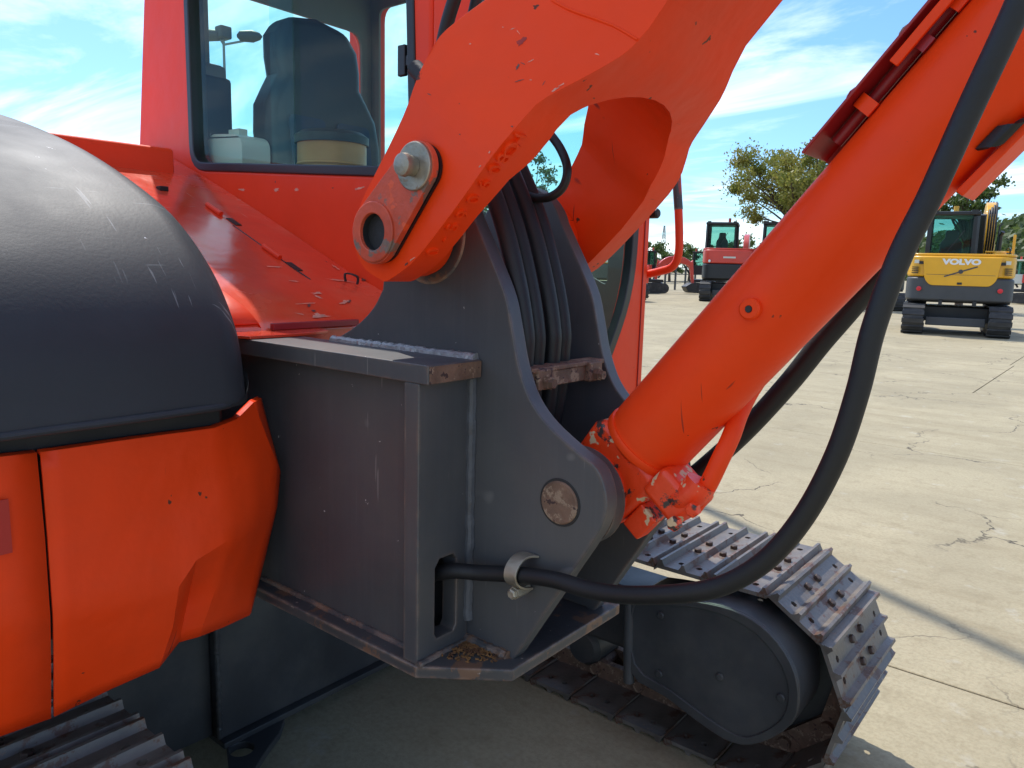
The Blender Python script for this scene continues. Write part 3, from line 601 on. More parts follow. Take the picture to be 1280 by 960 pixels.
# seat
def cushion(c, d, rot=0, r=.06):
    return MB().box(c, d, Matrix.Rotation(rot, 3, 'Y'))
SX, SY = -2.26, 1.70
prof = [(-.20, 1.30), (-.225, 1.60), (-.235, 1.80), (-.225, 1.89), (-.19, 1.95), (-.165, 1.99), (-.17, 2.05), (-.165, 2.12), (-.12, 2.18), (0, 2.20), (.12, 2.18), (.165, 2.12), (.17, 2.05), (.165, 1.99), (.19, 1.95), (.225, 1.89), (.235, 1.80), (.225, 1.60), (.20, 1.30)]
bk = MB().prism([(SX-.10*(z-1.3)*1.2, SY+y, z) for y, z in prof], (.12, 0, 0)); st_ = part('seat_back', bk, SEATM, EX, bevel=.035, seg=4)
for yy in (-.095, .095): part('seat_panel', MB().prism(rloop([(SX+.128-.12*(z-1.3), SY+yy+y, z) for y, z in ((-.07, 1.55), (.07, 1.55), (.07, 1.86), (-.07, 1.86))], .02), (.006, 0, 0)), SEATB, st_)
part('seat_cushion', MB().box((SX+.30, SY, 1.36), (.50, .48, .14)), SEATM, EX, bevel=.04, seg=4)
part('seat_base', MB().bb((SX-.02, SY-.2, .97), (SX+.45, SY+.2, 1.29)), FARBLACK, EX, bevel=.02)
part('side_console', MB().bb((-2.45, CY0+.06, .97), (-1.50, CY0+.26, 1.63)), SEATM, EX, bevel=.02)
# ---- handrail ------------------------------------------------------------
hr = [Q(x, y, Y=2.3) for x, y in [(808, 343), (826, 339), (841, 333), (848, 318), (849, 290), (847, 240), (844, 185), (842, 120), (836, 90)]]
o = part('handrail', MB().tube(spline(hr, 6), .0135, 14), RED, EX)
rg = [Q(x, y, Y=2.3) for x, y in [(848.2, 262), (846.5, 235), (844, 185), (842.4, 140)]]
part('rail_grip', MB().tube(spline(rg, 5), .0142, 14), GREYEDGE, o)
part('rail_foot', MB().bb((hr[0].x-.05, 2.252, hr[0].z-.03), (hr[0].x+.0, 2.32, hr[0].z+.03)), RED, o, bevel=.004)
part('door_stop', MB().lathe(Q(815, 267, Y=2.255)+Vector((.0, .0, 0)), (1, 0, 0), [(-.01, .016), (.02, .016), (.025, .012)], 20), RUBBER, EX)
# ---- bonnet between cab and tool box ------------------------------------------
bprof = [(-2.62, 1.755), (-2.3, 1.642), (-1.95, 1.508), (-1.66, 1.392), (-1.585, 1.362), (-1.52, 1.340), (-1.46, 1.318), (-1.415, 1.296), (-1.385, 1.275), (-1.365, 1.252)]
bs_ = spline([(x, 0, z) for x, z in bprof], 4)
m = MB().prism([(p.x, .74, p.z) for p in bs_] + [(-1.365, .74, 1.20), (-2.62, .74, 1.20)], (0, 1.2985-.74, 0)); bon = part('bonnet', m, BONNETM, EX, bevel=.004, sharp=40)
def onb(x):
    for a, b in zip(bs_[:-1], bs_[1:]):
        if a.x <= x <= b.x: t = (x-a.x)/(b.x-a.x); return a.z*(1-t)+b.z*t
    return bs_[-1].z
# side lip that runs down beside the black cover
lipx = [-1.86, -1.72, -1.60, -1.52, -1.46, -1.42, -1.395, -1.372]
V = []; Fc = []
for i, x in enumerate(lipx):
    z = onb(x); V += [(x+.002, .742, z+.008), (x+.002, .835+.006*i, z+.008), (x+.002, .842+.006*i, z-.004)]
for i in range(len(lipx)-1):
    for k in range(2): Fc.append((i*3+k, i*3+k+1, i*3+k+4, i*3+k+3))
lp = part('side_lip', MB().add(V, Fc), RED, bon); lp.modifiers.new('s', 'SOLIDIFY').thickness = .003
part('bottom_strip', MB().bb((-1.366, .90, 1.254), (-1.352, 1.12, 1.268)), DARKRED, bon, bevel=.002)
part('bottom_lip', MB().prism([(-1.38, .76, 1.2478), (-1.28, .80, 1.2478), (-1.275, .90, 1.2478), (-1.30, .995, 1.2478), (-1.38, 1.02, 1.2478)], (0, 0, .006)), BONNETM, bon, bevel=.001)
slope = Matrix.Rotation(math.atan2(1.508-1.392, .29), 3, 'Y')
for x, y in ((-1.98, 1.14), (-1.70, 1.13)):
    part('hinge', MB().tube([(x-.035, y, onb(x-.035)+.006), (x+.035, y, onb(x+.035)+.006)], .0065, 10), RED, bon)
    part('hinge_gap', MB().box((x+.075, y+.012, onb(x+.075)+.0015), (.05, .018, .002), slope), HOLE, bon)
part('panel_seam', MB().tube([(x, 1.135, onb(x)+.0002) for x in (-1.88, -1.80, -1.72, -1.64, -1.55)], .0016, 6), HOLE, bon)
part('rubber_stop', MB().bb((-2.14, 1.06, onb(-2.14)-.01), (-2.115, 1.085, onb(-2.12)+.012)), RUBBER, bon, bevel=.003)
part('bracket_mark', strip([(-1.53, 1.225, onb(-1.53)+.003), (-1.53, 1.225, onb(-1.53)+.022), (-1.51, 1.245, onb(-1.51)+.022), (-1.51, 1.245, onb(-1.51)+.003)], .005, .004, (1, 0, 0)), HOLE, bon)
def on_bonnet(px, py):
    best = None
    for k in range(400):
        x = -2.3+(2.3-1.367)*k/399; p = Q(px, py, X=x); e_ = abs(p.z-onb(x))
        if best is None or e_ < best[0]: best = (e_, p)
    p = best[1].copy(); p.x += .0012; p.z += .0012; return p
for i, (x, y, rx, ry, ro_, mt_) in enumerate([(396, 367, 12, 1.8, .0, CH_W), (398, 372, 7, 1.5, .4, CH_W), (386, 382, 3, 3, 0, CH_B), (430, 378, 8, 2.6, -.3, CH_W), (436, 377, 3.5, 2.5, -.3, CH_B), (392, 389, 4, 1.5, 0, CH_B), (398, 395, 16, 3.5, .05, CH_W), (404, 404, 12, 2.4, 0, CH_B), (368, 352, 9, .8, .1, CH_W), (425, 351, 24, .9, .12, CH_W), (345, 334, 14, 1, .05, CH_W), (380, 380, 22, .7, -.05, CH_W), (454, 350, 4, 2, .3, CH_B), (444, 345, 5, 1.6, .4, CH_B), (420, 335, 8, 1.2, .6, CH_W), (375, 393, 9, .8, .2, CH_W)]): chip(x, y, rx, ry, ro_, mt_, on_bonnet, bon, 50+i)
def on_cabwall(px, py): p = Q(px, py, Y=CY0-.0006); return p
for i, (x, y, rx, ry, ro_, mt_) in enumerate([(303, 237, 6, 2.5, .1, CH_W), (346, 237, 5, 3, 0, CH_W), (371, 237, 4, 2.2, 0, CH_W), (447, 236, 10, 2.5, -.25, CH_W), (416, 235, 1.5, 1.2, 0, CH_B), (344, 227, 1, 2, 0, CH_B)]): chip(x, y, rx, ry, ro_, mt_, on_cabwall, cab, 90+i)
# engine hood behind
m = MB().prism(rloop([(-2.3, .10, 1.20), (-2.3, .10, 1.716), (-3.3, .10, 1.70), (-3.45, .10, 1.5), (-3.45, .10, 1.20)], [0, .02, .12, .1, 0]), (0, 1.10, 0)); hood = part('engine_hood', m, RED, EX, bevel=.006)
m = MB().prism(rloop([(-2.75, 1.2005, 1.20), (-2.75, 1.2005, 1.74), (-3.3, 1.2005, 1.72), (-3.5, 1.2005, 1.5), (-3.5, 1.2005, 1.20)], [0, .03, .12, .1, 0]), (0, 1.15, 0)); part('engine_hood', m, RED, EX, bevel=.006)
part('hood_latch', MB().bb((-2.96, 1.55, 1.725), (-2.88, 1.64, 1.755)), BLACKP, EX, bevel=.008)
part('counterweight', MB().prism(rloop([(-2.7, .08, .62), (-3.45, .12, .62), (-3.78, .6, .62), (-3.85, 1.26, .62), (-3.78, 1.92, .62), (-3.45, 2.4, .62), (-2.7, 2.44, .62)], .12), (0, 0, .60)), ORANGE, EX, bevel=.04, seg=3)
# ---- black cover (tool box lid) -----------------------------------------------
pr = [(-1.122, 1.158), (-1.120, 1.18), (-1.148, 1.297), (-1.24, 1.413), (-1.397, 1.512), (-1.722, 1.627), (-2.156, 1.725), (-2.45, 1.74)]
ps = spline([(x, 0, z) for x, z in pr], 7); n = len(ps); V = []; Fc = []
nrm = []
for i, p in enumerate(ps):
    d = (ps[min(i+1, n-1)]-ps[max(i-1, 0)]).normalized(); nrm.append(Vector((-d.z, 0, d.x)) * (-1 if d.x*0 + (-d.z)*1 > 0 else 1))
rr = .070; secs = [(-.02, 0), (.25, 0), (.5, 0), (.650, 0)]
secs += [(.650+rr*math.sin(R(a)), rr*(1-math.cos(R(a)))) for a in (12, 25, 38, 52, 66, 78, 90)]
cen = Vector((-1.9, 0, 1.25))
for y, off in secs:
    for i, p in enumerate(ps):
        nn = nrm[i]
        if nn.dot(cen-p) < 0: nn = -nn
        V.append((p.x+nn.x*off, y, p.z+(nn.z*off if i > 1 else 0)))
for a in range(len(secs)-1):
    for i in range(n-1): Fc.append((a*n+i, a*n+i+1, (a+1)*n+i+1, (a+1)*n+i))
last = (len(secs)-1)*n
V += [(-2.45, .72, 1.15)]; Fc.append(tuple(last+i for i in range(n)) + (len(V)-1,))
cover = part('tool_cover', MB().add(V, Fc), BLACKP, EX, sharp=60)
part('cover_skirt', MB().bb((-1.9, .0, 1.105), (-1.172, .680, 1.1585)), RUBBER, cover, bevel=.01)
m = MB().tube(spline([(-1.118, y, 1.162+.00*y) for y in (0, .2, .4, .62)] + [(-1.14, .675, 1.162), (-1.20, .70, 1.162), (-1.4, .705, 1.162)], 4), .006, 10); part('cover_rim', m, BLACKP, cover)
# ---- orange guard panels -------------------------------------------------------
grid = [  # per column: top, mid, crease, low, bottom (px, py, X)
 [(-170, 590, -1.15), (-175, 690, -1.145), (-180, 800, -1.138), (-180, 880, -1.17), (-180, 985, -1.20)],
 [(46, 566, -1.15), (56, 670, -1.147), (63, 772, -1.138), (64, 835, -1.160), (64, 898, -1.185)],
 [(51, 565.5, -1.15), (60, 670, -1.147), (67, 771, -1.138), (68, 835, -1.160), (68, 896, -1.185)],
 [(150, 551, -1.15), (150, 650, -1.152), (150, 751, -1.138), (146, 805, -1.158), (140, 861, -1.18)],
 [(215, 542, -1.152), (218, 640, -1.155), (224, 733, -1.140), (216, 785, -1.155), (199, 835, -1.175)],
 [(240, 539, -1.152), (242, 620, -1.155), (246, 700, -1.142), (236, 745, -1.195), (224, 803, -1.20)],
 [(268, 535, -1.153), (278, 600, -1.153), (288, 674, -1.145), (270, 735, -1.175), (249, 796, -1.195)],
 [(296, 524, -1.170), (316, 585, -1.165), (320, 650, -1.165), (296, 715, -1.18), (280, 784, -1.205)],
 [(317, 503, -1.195), (346, 578, -1.190), (343, 637, -1.195), (327, 700, -1.205), (312, 769, -1.225)],
 [(327, 498, -1.245), (351, 590, -1.225), (347, 632, -1.235), (331, 700, -1.24), (314, 766, -1.255)]]
def gpanel(cols, name):
    V, Fc = [], []; nr = 5
    for c in cols: V += [Q(a, b, X=x) for a, b, x in c]
    for i in range(len(cols)-1):
        for j in range(nr-1): Fc.append((i*nr+j, i*nr+j+1, (i+1)*nr+j+1, (i+1)*nr+j))
    # folded top lip
    b = len(V)
    for c in cols: V.append(Q(c[0][0], c[0][1], X=c[0][2]) + Vector((-.014, .0, .002)))
    for i in range(len(cols)-1): Fc.append((b+i, b+i+1, (i+1)*nr, i*nr))
    me = MB().add(V, Fc); o = part(name, me, ORANGE, EX, sharp=28)
    s_ = o.modifiers.new('sub', 'SUBSURF'); s_.subdivision_type = 'SIMPLE'; s_.levels = 2; s_.render_levels = 2
    so_ = o.modifiers.new('sol', 'SOLIDIFY'); so_.thickness = .005; so_.offset = -1
    return o
gpanel(grid[:2], 'guard_panel'); gpanel(grid[2:], 'guard_panel')
part('guard_label', MB().box(Q(-4, 660, X=-1.144)+Vector((.0025, 0, 0)), (.002, .03, .075)), mat('dark_orange_label', (.45, .02, .01), .5), EX)
part('tank_box', MB().bb((-2.3, .02, .80), (-1.26, .70, 1.10)), FRAME, EX)
# ---- revolving frame, undercarriage -------------------------------------------
part('revolving_frame', MB().bb((-3.3, .12, .63), (-1.55, 2.38, .735)), FRAME, EX)
part('swing_bearing', MB().lathe((-2.2, 1.26, .46), (0, 0, 1), [(0, .42), (.17, .42)], 56), FRAME, EX)
part('cab_step', MB().bb((-2.7, 1.33, .735), (-1.30, 2.30, .948)), FRAME, EX, bevel=.02)
uf = part('centre_frame', MB().bb((-2.6, 1.0, .10), (-1.80, 1.80, .50)), FRAME, EX, bevel=.004)
m = MB().prism([(-1.83, .60, .12), (-1.83, 1.0, .10), (-1.83, 1.0, .46), (-1.83, .60, .50)], (-.7, 0, 0)); part('leg_frame', m, FRAME, EX, bevel=.006)
m = MB().prism([(-1.83, 1.80, .10), (-1.83, 1.95, .12), (-1.83, 1.95, .46), (-1.83, 1.80, .46)], (-.7, 0, 0)); part('leg_frame', m, FRAME, EX, bevel=.006)
part('corner_weld', bead([(-1.797, 1.0, .11), (-1.797, 1.0, .48)], .008, 9), FRAME, uf)
part('bottom_flange', MB().bb((-2.5, 1.0, .082), (-1.775, 1.80, .0995)), FRAME, uf, bevel=.003)
ear = [Q(x, y, Z=.085) for x, y in [(286, 960), (282, 925), (345, 890), (356, 897), (350, 915), (335, 935), (322, 955), (312, 975)]]
eh = Q(302, 936, Z=.085); er = rloop(ear, .004)
part('tie_down_ear', holes_plate(ear, [[eh+Vector((math.cos(a)*.032, math.sin(a)*.032, 0)) for a in [2*math.pi*k/24 for k in range(24)]]], (0, 0, -.022)), FRAME, uf, bevel=.003)
# cover of the far travel drive
ci = [(793, 757), (840, 758), (882, 763), (920, 777), (951, 799), (976, 833), (985, 867), (976, 899), (945, 919), (920, 919), (882, 896), (839, 864), (793, 830)]
cc2 = [(786, 750), (840, 750), (885, 755), (928, 768), (962, 792), (988, 828), (998, 867), (990, 905), (950, 929), (915, 929), (875, 905), (832, 872), (786, 838)]
ro_ = spline(QY(cc2, 1.85), 3, True); 
dc = part('drive_cover', MB().prism([p+Vector((0, .006, 0)) for p in ro_], (0, .17, 0)), FRAME, EX, bevel=.010, seg=3, sharp=50)
ri_ = spline(QY(ci, 1.85), 3, True)
part('cover_rim', holes_plate(ro_, [ri_], (0, .010, 0)), FRAME, dc, bevel=.004)
for p in ((826, 769), (976, 872), (900, 846), (824, 842)): part('bolt', MB().lathe(Q(*p, Y=1.854), (0, -1, 0), [(0, .011), (.003, .011), (.005, .008)], 18), FRAME, dc)
pa, pb2 = Q(784, 752, Y=1.85), Q(784, 850, Y=1.85)
part('post', MB().tube([pa+Vector((0, .01, .01)), pb2+Vector((0, .01, -.01))], .016, 14), FRAME, dc)
TR = .27; TCZ = .283; XF, XR = -.735, -2.885; TL = XF-XR
for y0, y1 in ((.68, .30), (1.99, 2.32)):
    ymin, ymax = min(y0, y1), max(y0, y1); yc_ = (.365 if y0 < 1 else 2.151)
    part('track_frame', MB().bb((XR+.05, yc_-.10, .17), (XF-.22, yc_+.10, .38)), FRAME, EX, bevel=.02)
    for xw in (XF, XR):
        part('idler_wheel', MB().lathe((xw, yc_-.05, TCZ), (0, 1, 0), [(0, .18), (.01, .205), (.03, .205), (.032, .228), (.068, .228), (.07, .205), (.09, .205), (.10, .18)], 40), FRAME, EX)
    for k in range(5): part('roller', MB().lathe((XR+.35+.40*k, yc_-.09, .115), (0, 1, 0), [(0, .05), (.02, .065), (.16, .065), (.18, .05)], 20), FRAME, EX)
    for xk in (-1.5, -2.2): part('carrier_roller', MB().cyl((xk, yc_-.07, .465), (xk, yc_+.07, .465), .045, 20), FRAME, EX)
    part('frame_strut', MB().bb((-2.6, min(yc_, 1.26)+.02, .2), (-1.86, max(yc_, 1.26)-.02, .36)), FRAME, EX)
# track shoes
PIT = .1666; SHW = .45
def shoe_mesh():
    h = [[Vector((x+.010*math.cos(a), y+.010*math.sin(a), 0)) for a in [math.pi/3*k for k in range(6)]] for x in (-.026, .030) for y in (-.175, .175)]
    m = holes_plate([Vector((-.079, -SHW/2, 0)), Vector((.079, -SHW/2, 0)), Vector((.079, SHW/2, 0)), Vector((-.079, SHW/2, 0))], h, (0, 0, -.011))
    for x, hh in ((-.068, .017), (.001, .017), (.070, .017)):
        m.prism([(x-.013, -SHW/2, -.001), (x-.0055, -SHW/2, hh*.6), (x-.0035, -SHW/2, hh), (x+.0045, -SHW/2, hh), (x+.0065, -SHW/2, hh*.6), (x+.0125, -SHW/2, -.001)], (0, SHW, 0))
    m.prism([(-.079, -SHW/2, -.011), (-.079, -SHW/2, -.002), (-.089, -SHW/2, -.014), (-.089, -SHW/2, -.021)], (0, SHW, 0))
    return m.mesh('track_shoe', 30)
SHM = shoe_mesh(); SHM.materials.append(TRACK)
BM = MB().lathe((0, 0, -.002), (0, 0, 1), [(0, .0115), (.011, .0115), (.013, .009)], 6).mesh('bolt', 30); BM.materials.append(BOLTM)
lk = MB()
for yy in (-.055, .055): lk.prism([(-.10, yy-.012, -.012), (.085, yy-.012, -.012), (.10, yy-.012, -.045), (.075, yy-.012, -.07), (-.07, yy-.012, -.07), (-.105, yy-.012, -.04)], (0, .024, 0))
lk.cyl((.083, -.085, -.045), (.083, .085, -.045), .018, 12)
LKM = lk.mesh('chain_link', 30); LKM.materials.append(RUST)
LOOP = 2*TL + 2*math.pi*TR; NS = round(LOOP/PIT); PIT = LOOP/NS
def path(s):
    s %= LOOP
    if s < TL: return XR+s, TCZ+TR-.010*math.sin(math.pi*s/TL)**.5, 0.
    s -= TL
    if s < math.pi*TR: a = math.pi/2-s/TR; return XF+TR*math.cos(a), TCZ+TR*math.sin(a), (s/TR)
    s -= math.pi*TR
    if s < TL: return XF-s, TCZ-TR, math.pi
    s -= TL; a = -math.pi/2-s/TR; return XR+TR*math.cos(a), TCZ+TR*math.sin(a), math.pi+s/TR
for yc_ in (.365, 2.151):
    for k in range(NS):
        s = 2.296 + k*PIT; x, z, th = path(s)
        o = part('track_shoe', SHM, TRACK, EX, world=True); o.location = (x, yc_+random.uniform(-.003, .003), z); o.rotation_euler = (random.uniform(-.006, .006), th+random.uniform(-.02, .02), 0)
        part('chain_link', LKM, RUST, o, world=False)
        top = z > .20
        if top and (x > -1.6):
            for bx in (-.034, .036):
                for by in (-.040, .040):
                    b = part('bolt', BM, BOLTM, o, world=False); b.location = (bx, by+(.012 if bx > 0 else -.012), 0)

# ================================================================== things in and on the cab
tag(part('jerrycan', MB().prism(rloop([(-2.40, 1.365, 1.655), (-2.20, 1.365, 1.645), (-2.20, 1.365, 1.755), (-2.23, 1.365, 1.775), (-2.37, 1.365, 1.785), (-2.40, 1.365, 1.765)], .02), (0, .10, 0)).bb((-2.33, 1.40, 1.775), (-2.27, 1.43, 1.80)), WHITEP, None, bevel=.012), 'small off-white plastic container standing behind the cab side window', 'container')
part('console_shelf', MB().bb((-2.565, CY0+.06, 1.58), (-2.12, CY0+.31, 1.645)), SEATM, EX, bevel=.01)
tag(part('toolbox', MB().bb((-2.56, 1.48, 1.646), (-2.38, 1.60, 1.775)).bb((-2.54, 1.50, 1.775), (-2.40, 1.58, 1.795)), BLUEG, None, bevel=.012), 'blue-grey plastic box behind the white container in the cab', 'box')
can = thing('tin', (-1.90, 1.475, 1.63), 'brown drum-shaped tin with black lid beside the cab seat', 'tin')
part('tin_body', MB().lathe((-1.90, 1.475, 1.631), (0, 0, 1), [(0, .096), (.01, .10), (.035, .10), (.04, .104), (.045, .10), (.10, .10)], 36), BROWN, can)
part('lid', MB().lathe((-1.90, 1.475, 1.731), (0, 0, 1), [(0, .107), (.022, .107), (.034, .09), (.04, .03)], 36), SEATM, can)

# ================================================================== OTHER MACHINES
def machine(name, label, foot, fwd, sc, body, cabm, group=None, boom_kind='behind', lettering=False, small=False, detail=False, narrow=False):
    """excavator seen from outside; local +y is forward, origin on the ground under its middle"""
    rz = math.atan2(-fwd[0], fwd[1]); e = thing(name, foot, label, 'excavator', group, rz, sc)
    if narrow: e.scale = (sc*.86, sc, sc)
    P_ = lambda nm, m, mt, par=e, bev=0: part(nm, m, mt, par, bevel=bev, world=False)
    W = 1.12; Lh = 1.35
    for sx in (-1, 1):
        o = None; prof = []
        for k in range(13): a = math.pi/2+math.pi*k/12; prof.append((0, -Lh+.05+.33*math.cos(a), .36+.33*math.sin(a)))
        for k in range(13): a = -math.pi/2+math.pi*k/12; prof.append((0, Lh-.05+.33*math.cos(a), .36+.33*math.sin(a)))
        xi = sx*(W-.23); tk = P_('track', MB().prism([(xi-.22, y, z) for _, y, z in prof], (.44, 0, 0)), FARTRACK, e, .02)
        n = len(prof); Lp = []
        tot = 0; pts = [Vector((0, y, z)) for _, y, z in prof]
        cum = [0]
        for i in range(n): cum.append(cum[-1]+(pts[(i+1) % n]-pts[i]).length)
        cnt = 40
        sm = MB().prism([(-.235, -.062, 0), (-.235, .062, 0), (-.235, .05, .028), (-.235, -.05, .028)], (.47, 0, 0)).mesh('track_pad', smooth=False) if 'pad' not in globals() else globals()['pad']
        globals()['pad'] = sm
        if not sm.materials: sm.materials.append(FARTRACK)
        for k in range(cnt):
            s_ = cum[-1]*k/cnt
            for i in range(n):
                if cum[i] <= s_ < cum[i+1]: break
            t = (s_-cum[i])/(cum[i+1]-cum[i]); a, b = pts[i], pts[(i+1) % n]; p = a.lerp(b, t); d = (b-a).normalized()
            if not detail and p.y > -1.0: continue
            o = part('track_pad', sm, FARTRACK, tk, world=False); nn = Vector((0, d.z, -d.y))
            if nn.dot(p-Vector((0, 0, .36)) - Vector((0, max(-Lh, min(Lh, p.y)), 0))) < 0: nn = -nn
            o.location = (xi, p.y, p.z); o.rotation_euler = (math.atan2(-nn.y, nn.z), 0, 0)
    P_('chassis', MB().bb((-.70, -.8, .30), (.70, .8, .66)), FARBLACK, e, .03)
    P_('blade_arm', MB().bb((-.62, -1.3, .22), (.62, -1.2, .42)), DKGREY, e, .02)
    P_('deck', MB().bb((-1.08, -1.0, .76), (1.08, 1.2, .95)), FARBLACK, e, .02)
    # rear body: rounded tail in plan
    def tail(z0, z1, r, grow=0):
        o = []
        for k in range(17): a = math.pi+math.pi*k/16; o.append((1.13*math.copysign(abs(math.cos(a))**.35, math.cos(a))+0, -.55+(.80+grow)*math.copysign(abs(math.sin(a))**.55, math.sin(a)), z0))
        return MB().prism(o+[(1.13, .3, z0), (-1.13, .3, z0)], (0, 0, z1-z0))
    P_('counterweight', tail(.80, 1.36, 0), DKGREY if body is not FARRED else FARBLACK, e, .06)
    hood = P_('rear_hood', tail(1.365, 1.86, 0, -.04), body, e, .05)
    P_('hood_cap', tail(1.862, 1.92, 0, -.10), body, e, .02)
    if detail:
        pan = rloop([(-.80, 0, 1.83), (-.74, 0, 1.32), (-.62, 0, 1.17), (.62, 0, 1.17), (.74, 0, 1.32), (.80, 0, 1.83)], [.03, .08, .08, .08, .08, .03])
        P_('rear_panel', MB().prism([(p.x, -1.375, p.z) for p in pan], (0, .06, 0)), body, hood, .012)
        for sx in (-1, 1):
            P_('reflector', MB().lathe((sx*.83, -1.345, 1.08), (0, -1, 0), [(0, .055), (.015, .055), (.02, .045)], 20), REFL, hood)
            P_('grab_slot', MB().bb((sx*.78-.10, -1.33, 1.66), (sx*.78+.10, -1.30, 1.73)), FARBLACK, hood)
        P_('emblem_ring', MB().lathe((0, -1.378, 1.50), (0, -1, 0), [(0, .05), (.008, .05), (.010, .03)], 24), DKGREY, hood)
        P_('emblem_bar', MB().bar((-.33, -1.381, 1.38), (.33, -1.381, 1.62), .03, .008, (0, 1, 0)), DKGREY, hood)
        P_('panel_seam', MB().bb((-.70, -1.378, 1.42), (.70, -1.374, 1.428)), DKGREY, hood)
        for sx in (-1, 1):
            for k in range(4): P_('vent_slot', MB().bb((sx*.95-.07, -1.325, 1.44+.045*k), (sx*.95+.07, -1.26, 1.462+.045*k)), FARBLACK, hood)
            P_('warning_label', MB().bb((sx*.93-.05, -1.318, 1.68), (sx*.93+.05, -1.26, 1.76)), WHITEP, hood)
            P_('grab_rail', MB().tube(spline([(sx*.95, -1.0, 1.915), (sx*.95, -1.0, 2.06), (sx*.95, -.2, 2.06), (sx*.95, -.2, 1.915)], 5), .016, 8), FARBLACK, e)
            P_('tow_eye', MB().bb((sx*.35-.04, -1.37, .70), (sx*.35+.04, -1.1, .82)), FARBLACK, e)
        P_('hood_latch', MB().bb((-.05, -1.39, 1.20), (.05, -1.37, 1.25)), FARBLACK, hood)
        P_('fuel_cap', MB().lathe((.78, -.6, 1.92), (0, 0, 1), [(0, .13), (.06, .13), (.07, .11)], 20), body, e)
        P_('mirror_post', MB().bb((1.06, .1, 1.9), (1.12, .16, 2.42)), body, e, .01)
        P_('side_rail', MB().tube([(.5, -.2, 1.92), (.5, -.2, 2.0), (1.05, -.2, 2.0), (1.05, -.2, 1.92)], .02, 8), body, e)
    else:
        for sx in (-1, 1):
            P_('lamp', MB().lathe((sx*.80, -1.345, 1.45), (0, -1, 0), [(-.05, .05), (.015, .05), (.02, .04)], 14), WHITE if sx < 0 else REFL, hood)
        P_('hood_strip', MB().bb((-.25, -1.335, 1.56), (.25, -1.30, 1.62)), WHITEP, hood)
    if lettering:
        me = text_mesh('VOLVO', .20, .004, bold=.012); me.materials.append(WHITE); o = part('lettering', me, WHITE, hood, world=False); o.rotation_euler = (math.pi/2, 0, 0); o.location = (0, -1.38, 1.72); o.scale = (1.15, .85, 1)
    # cab: posts, roof, panes
    cx0, cx1, cy0, cy1, z0, z1 = (-.78, .30, -.45, 1.05, 1.5, 2.85) if detail else ((-1.08, .22, -.45, 1.05, 1.5, 2.78) if narrow else (-1.05, -.02, -.45, 1.05, 1.5, 2.78))
    cb = P_('cab', MB().bb((cx0, cy0, 1.3), (cx1, cy1, 1.93)), cabm, e, .03)
    for x, y in ((cx0+.05, cy0+.05), (cx1-.05, cy0+.05), (cx0+.05, cy1-.05), (cx1-.05, cy1-.05)):
        P_('cab_post', MB().bar((x, y, 1.93), (x*.98-.01, y*.97, z1), .11, .11), cabm, cb, .015)
    P_('cab_roof', MB().bb((cx0-.02, cy0-.02, z1), (cx1+.02, cy1+.04, z1+.10)), cabm, cb, .03)
    P_('glass_pane', MB().bb((cx0+.10, cy0+.04, 1.93), (cx1-.10, cy0+.05, z1)), FARGLASS, cb)
    P_('glass_pane', MB().bb((cx0+.10, cy1-.05, 1.93), (cx1-.10, cy1-.04, z1)), FARGLASS, cb)
    P_('glass_pane', MB().bb((cx0+.04, cy0+.10, 1.93), (cx0+.05, cy1-.10, z1)), FARGLASS, cb)
    P_('glass_pane', MB().bb((cx1-.05, cy0+.10, 1.93), (cx1-.04, cy1-.10, z1)), FARGLASS, cb)
    hw = .25; sxc = (cx0+cx1)/2
    P_('seat', MB().prism(rloop([(sxc-hw, .12, 1.7), (sxc-hw, .12, 2.2), (sxc-.15, .12, 2.33), (sxc-.14, .12, 2.52), (sxc+.14, .12, 2.52), (sxc+.15, .12, 2.33), (sxc+hw, .12, 2.2), (sxc+hw, .12, 1.7)], .05), (0, .12, 0)), DKGREY, cb, .03)
    for x in (cx0+.12, cx1-.12): P_('work_lamp', MB().bb((x-.07, cy0-.07, z1+.02), (x+.07, cy0-.01, z1+.13)), FARBLACK, cb)
    P_('wiper', MB().bar((sxc-.1, cy0+.03, 1.95), (sxc+.25, cy0+.03, 2.5), .018, .015), FARBLACK, cb)
    P_('beacon', MB().cyl((-.20, .9, z1+.10), (-.20, .9, z1+.32), .06, 14), FARRED if body is FARRED else YELLOW, cb)
    # boom up beside the cab, arm folded forward
    bx = .62 if detail else (.55 if narrow else .32); bpts = [(bx, .9, 1.35), (bx, 1.4, 2.6), (bx, 2.2, 3.15), (bx, 3.3, 2.9)] if boom_kind == 'up' else [(bx, .9, 1.35), (bx, 1.5, 2.1), (bx, 2.4, 2.35), (bx, 3.6, 2.0)]
    bb_ = spline(bpts, 6); wv = .17; pl_ = []
    up_, dn_ = [], []
    for i, p in enumerate(bb_):
        d = (bb_[min(i+1, len(bb_)-1)]-bb_[max(i-1, 0)]).normalized(); nn = Vector((0, -d.z, d.y)); h = .13+.09*math.sin(math.pi*i/(len(bb_)-1)); up_.append(p+nn*h-Vector((.12, 0, 0))); dn_.append(p-nn*h-Vector((.12, 0, 0)))
    P_('boom', MB().prism(up_+dn_[::-1], (.24, 0, 0)), body, e, .02)
    tip = bb_[-1]
    P_('arm', MB().prism([tip+Vector((-.09, .05, .30)), tip+Vector((-.09, -.20, .1)), tip+Vector((-.09, .05, -1.3)), tip+Vector((-.09, .22, -1.3))], (.18, 0, 0)), body, e, .02)
    P_('boom_cylinder', MB().cyl((bx, 1.15, 1.05), bb_[len(bb_)//2]-Vector((0, 0, .1)), .065, 14), body if body is not FARRED else FARBLACK, e)
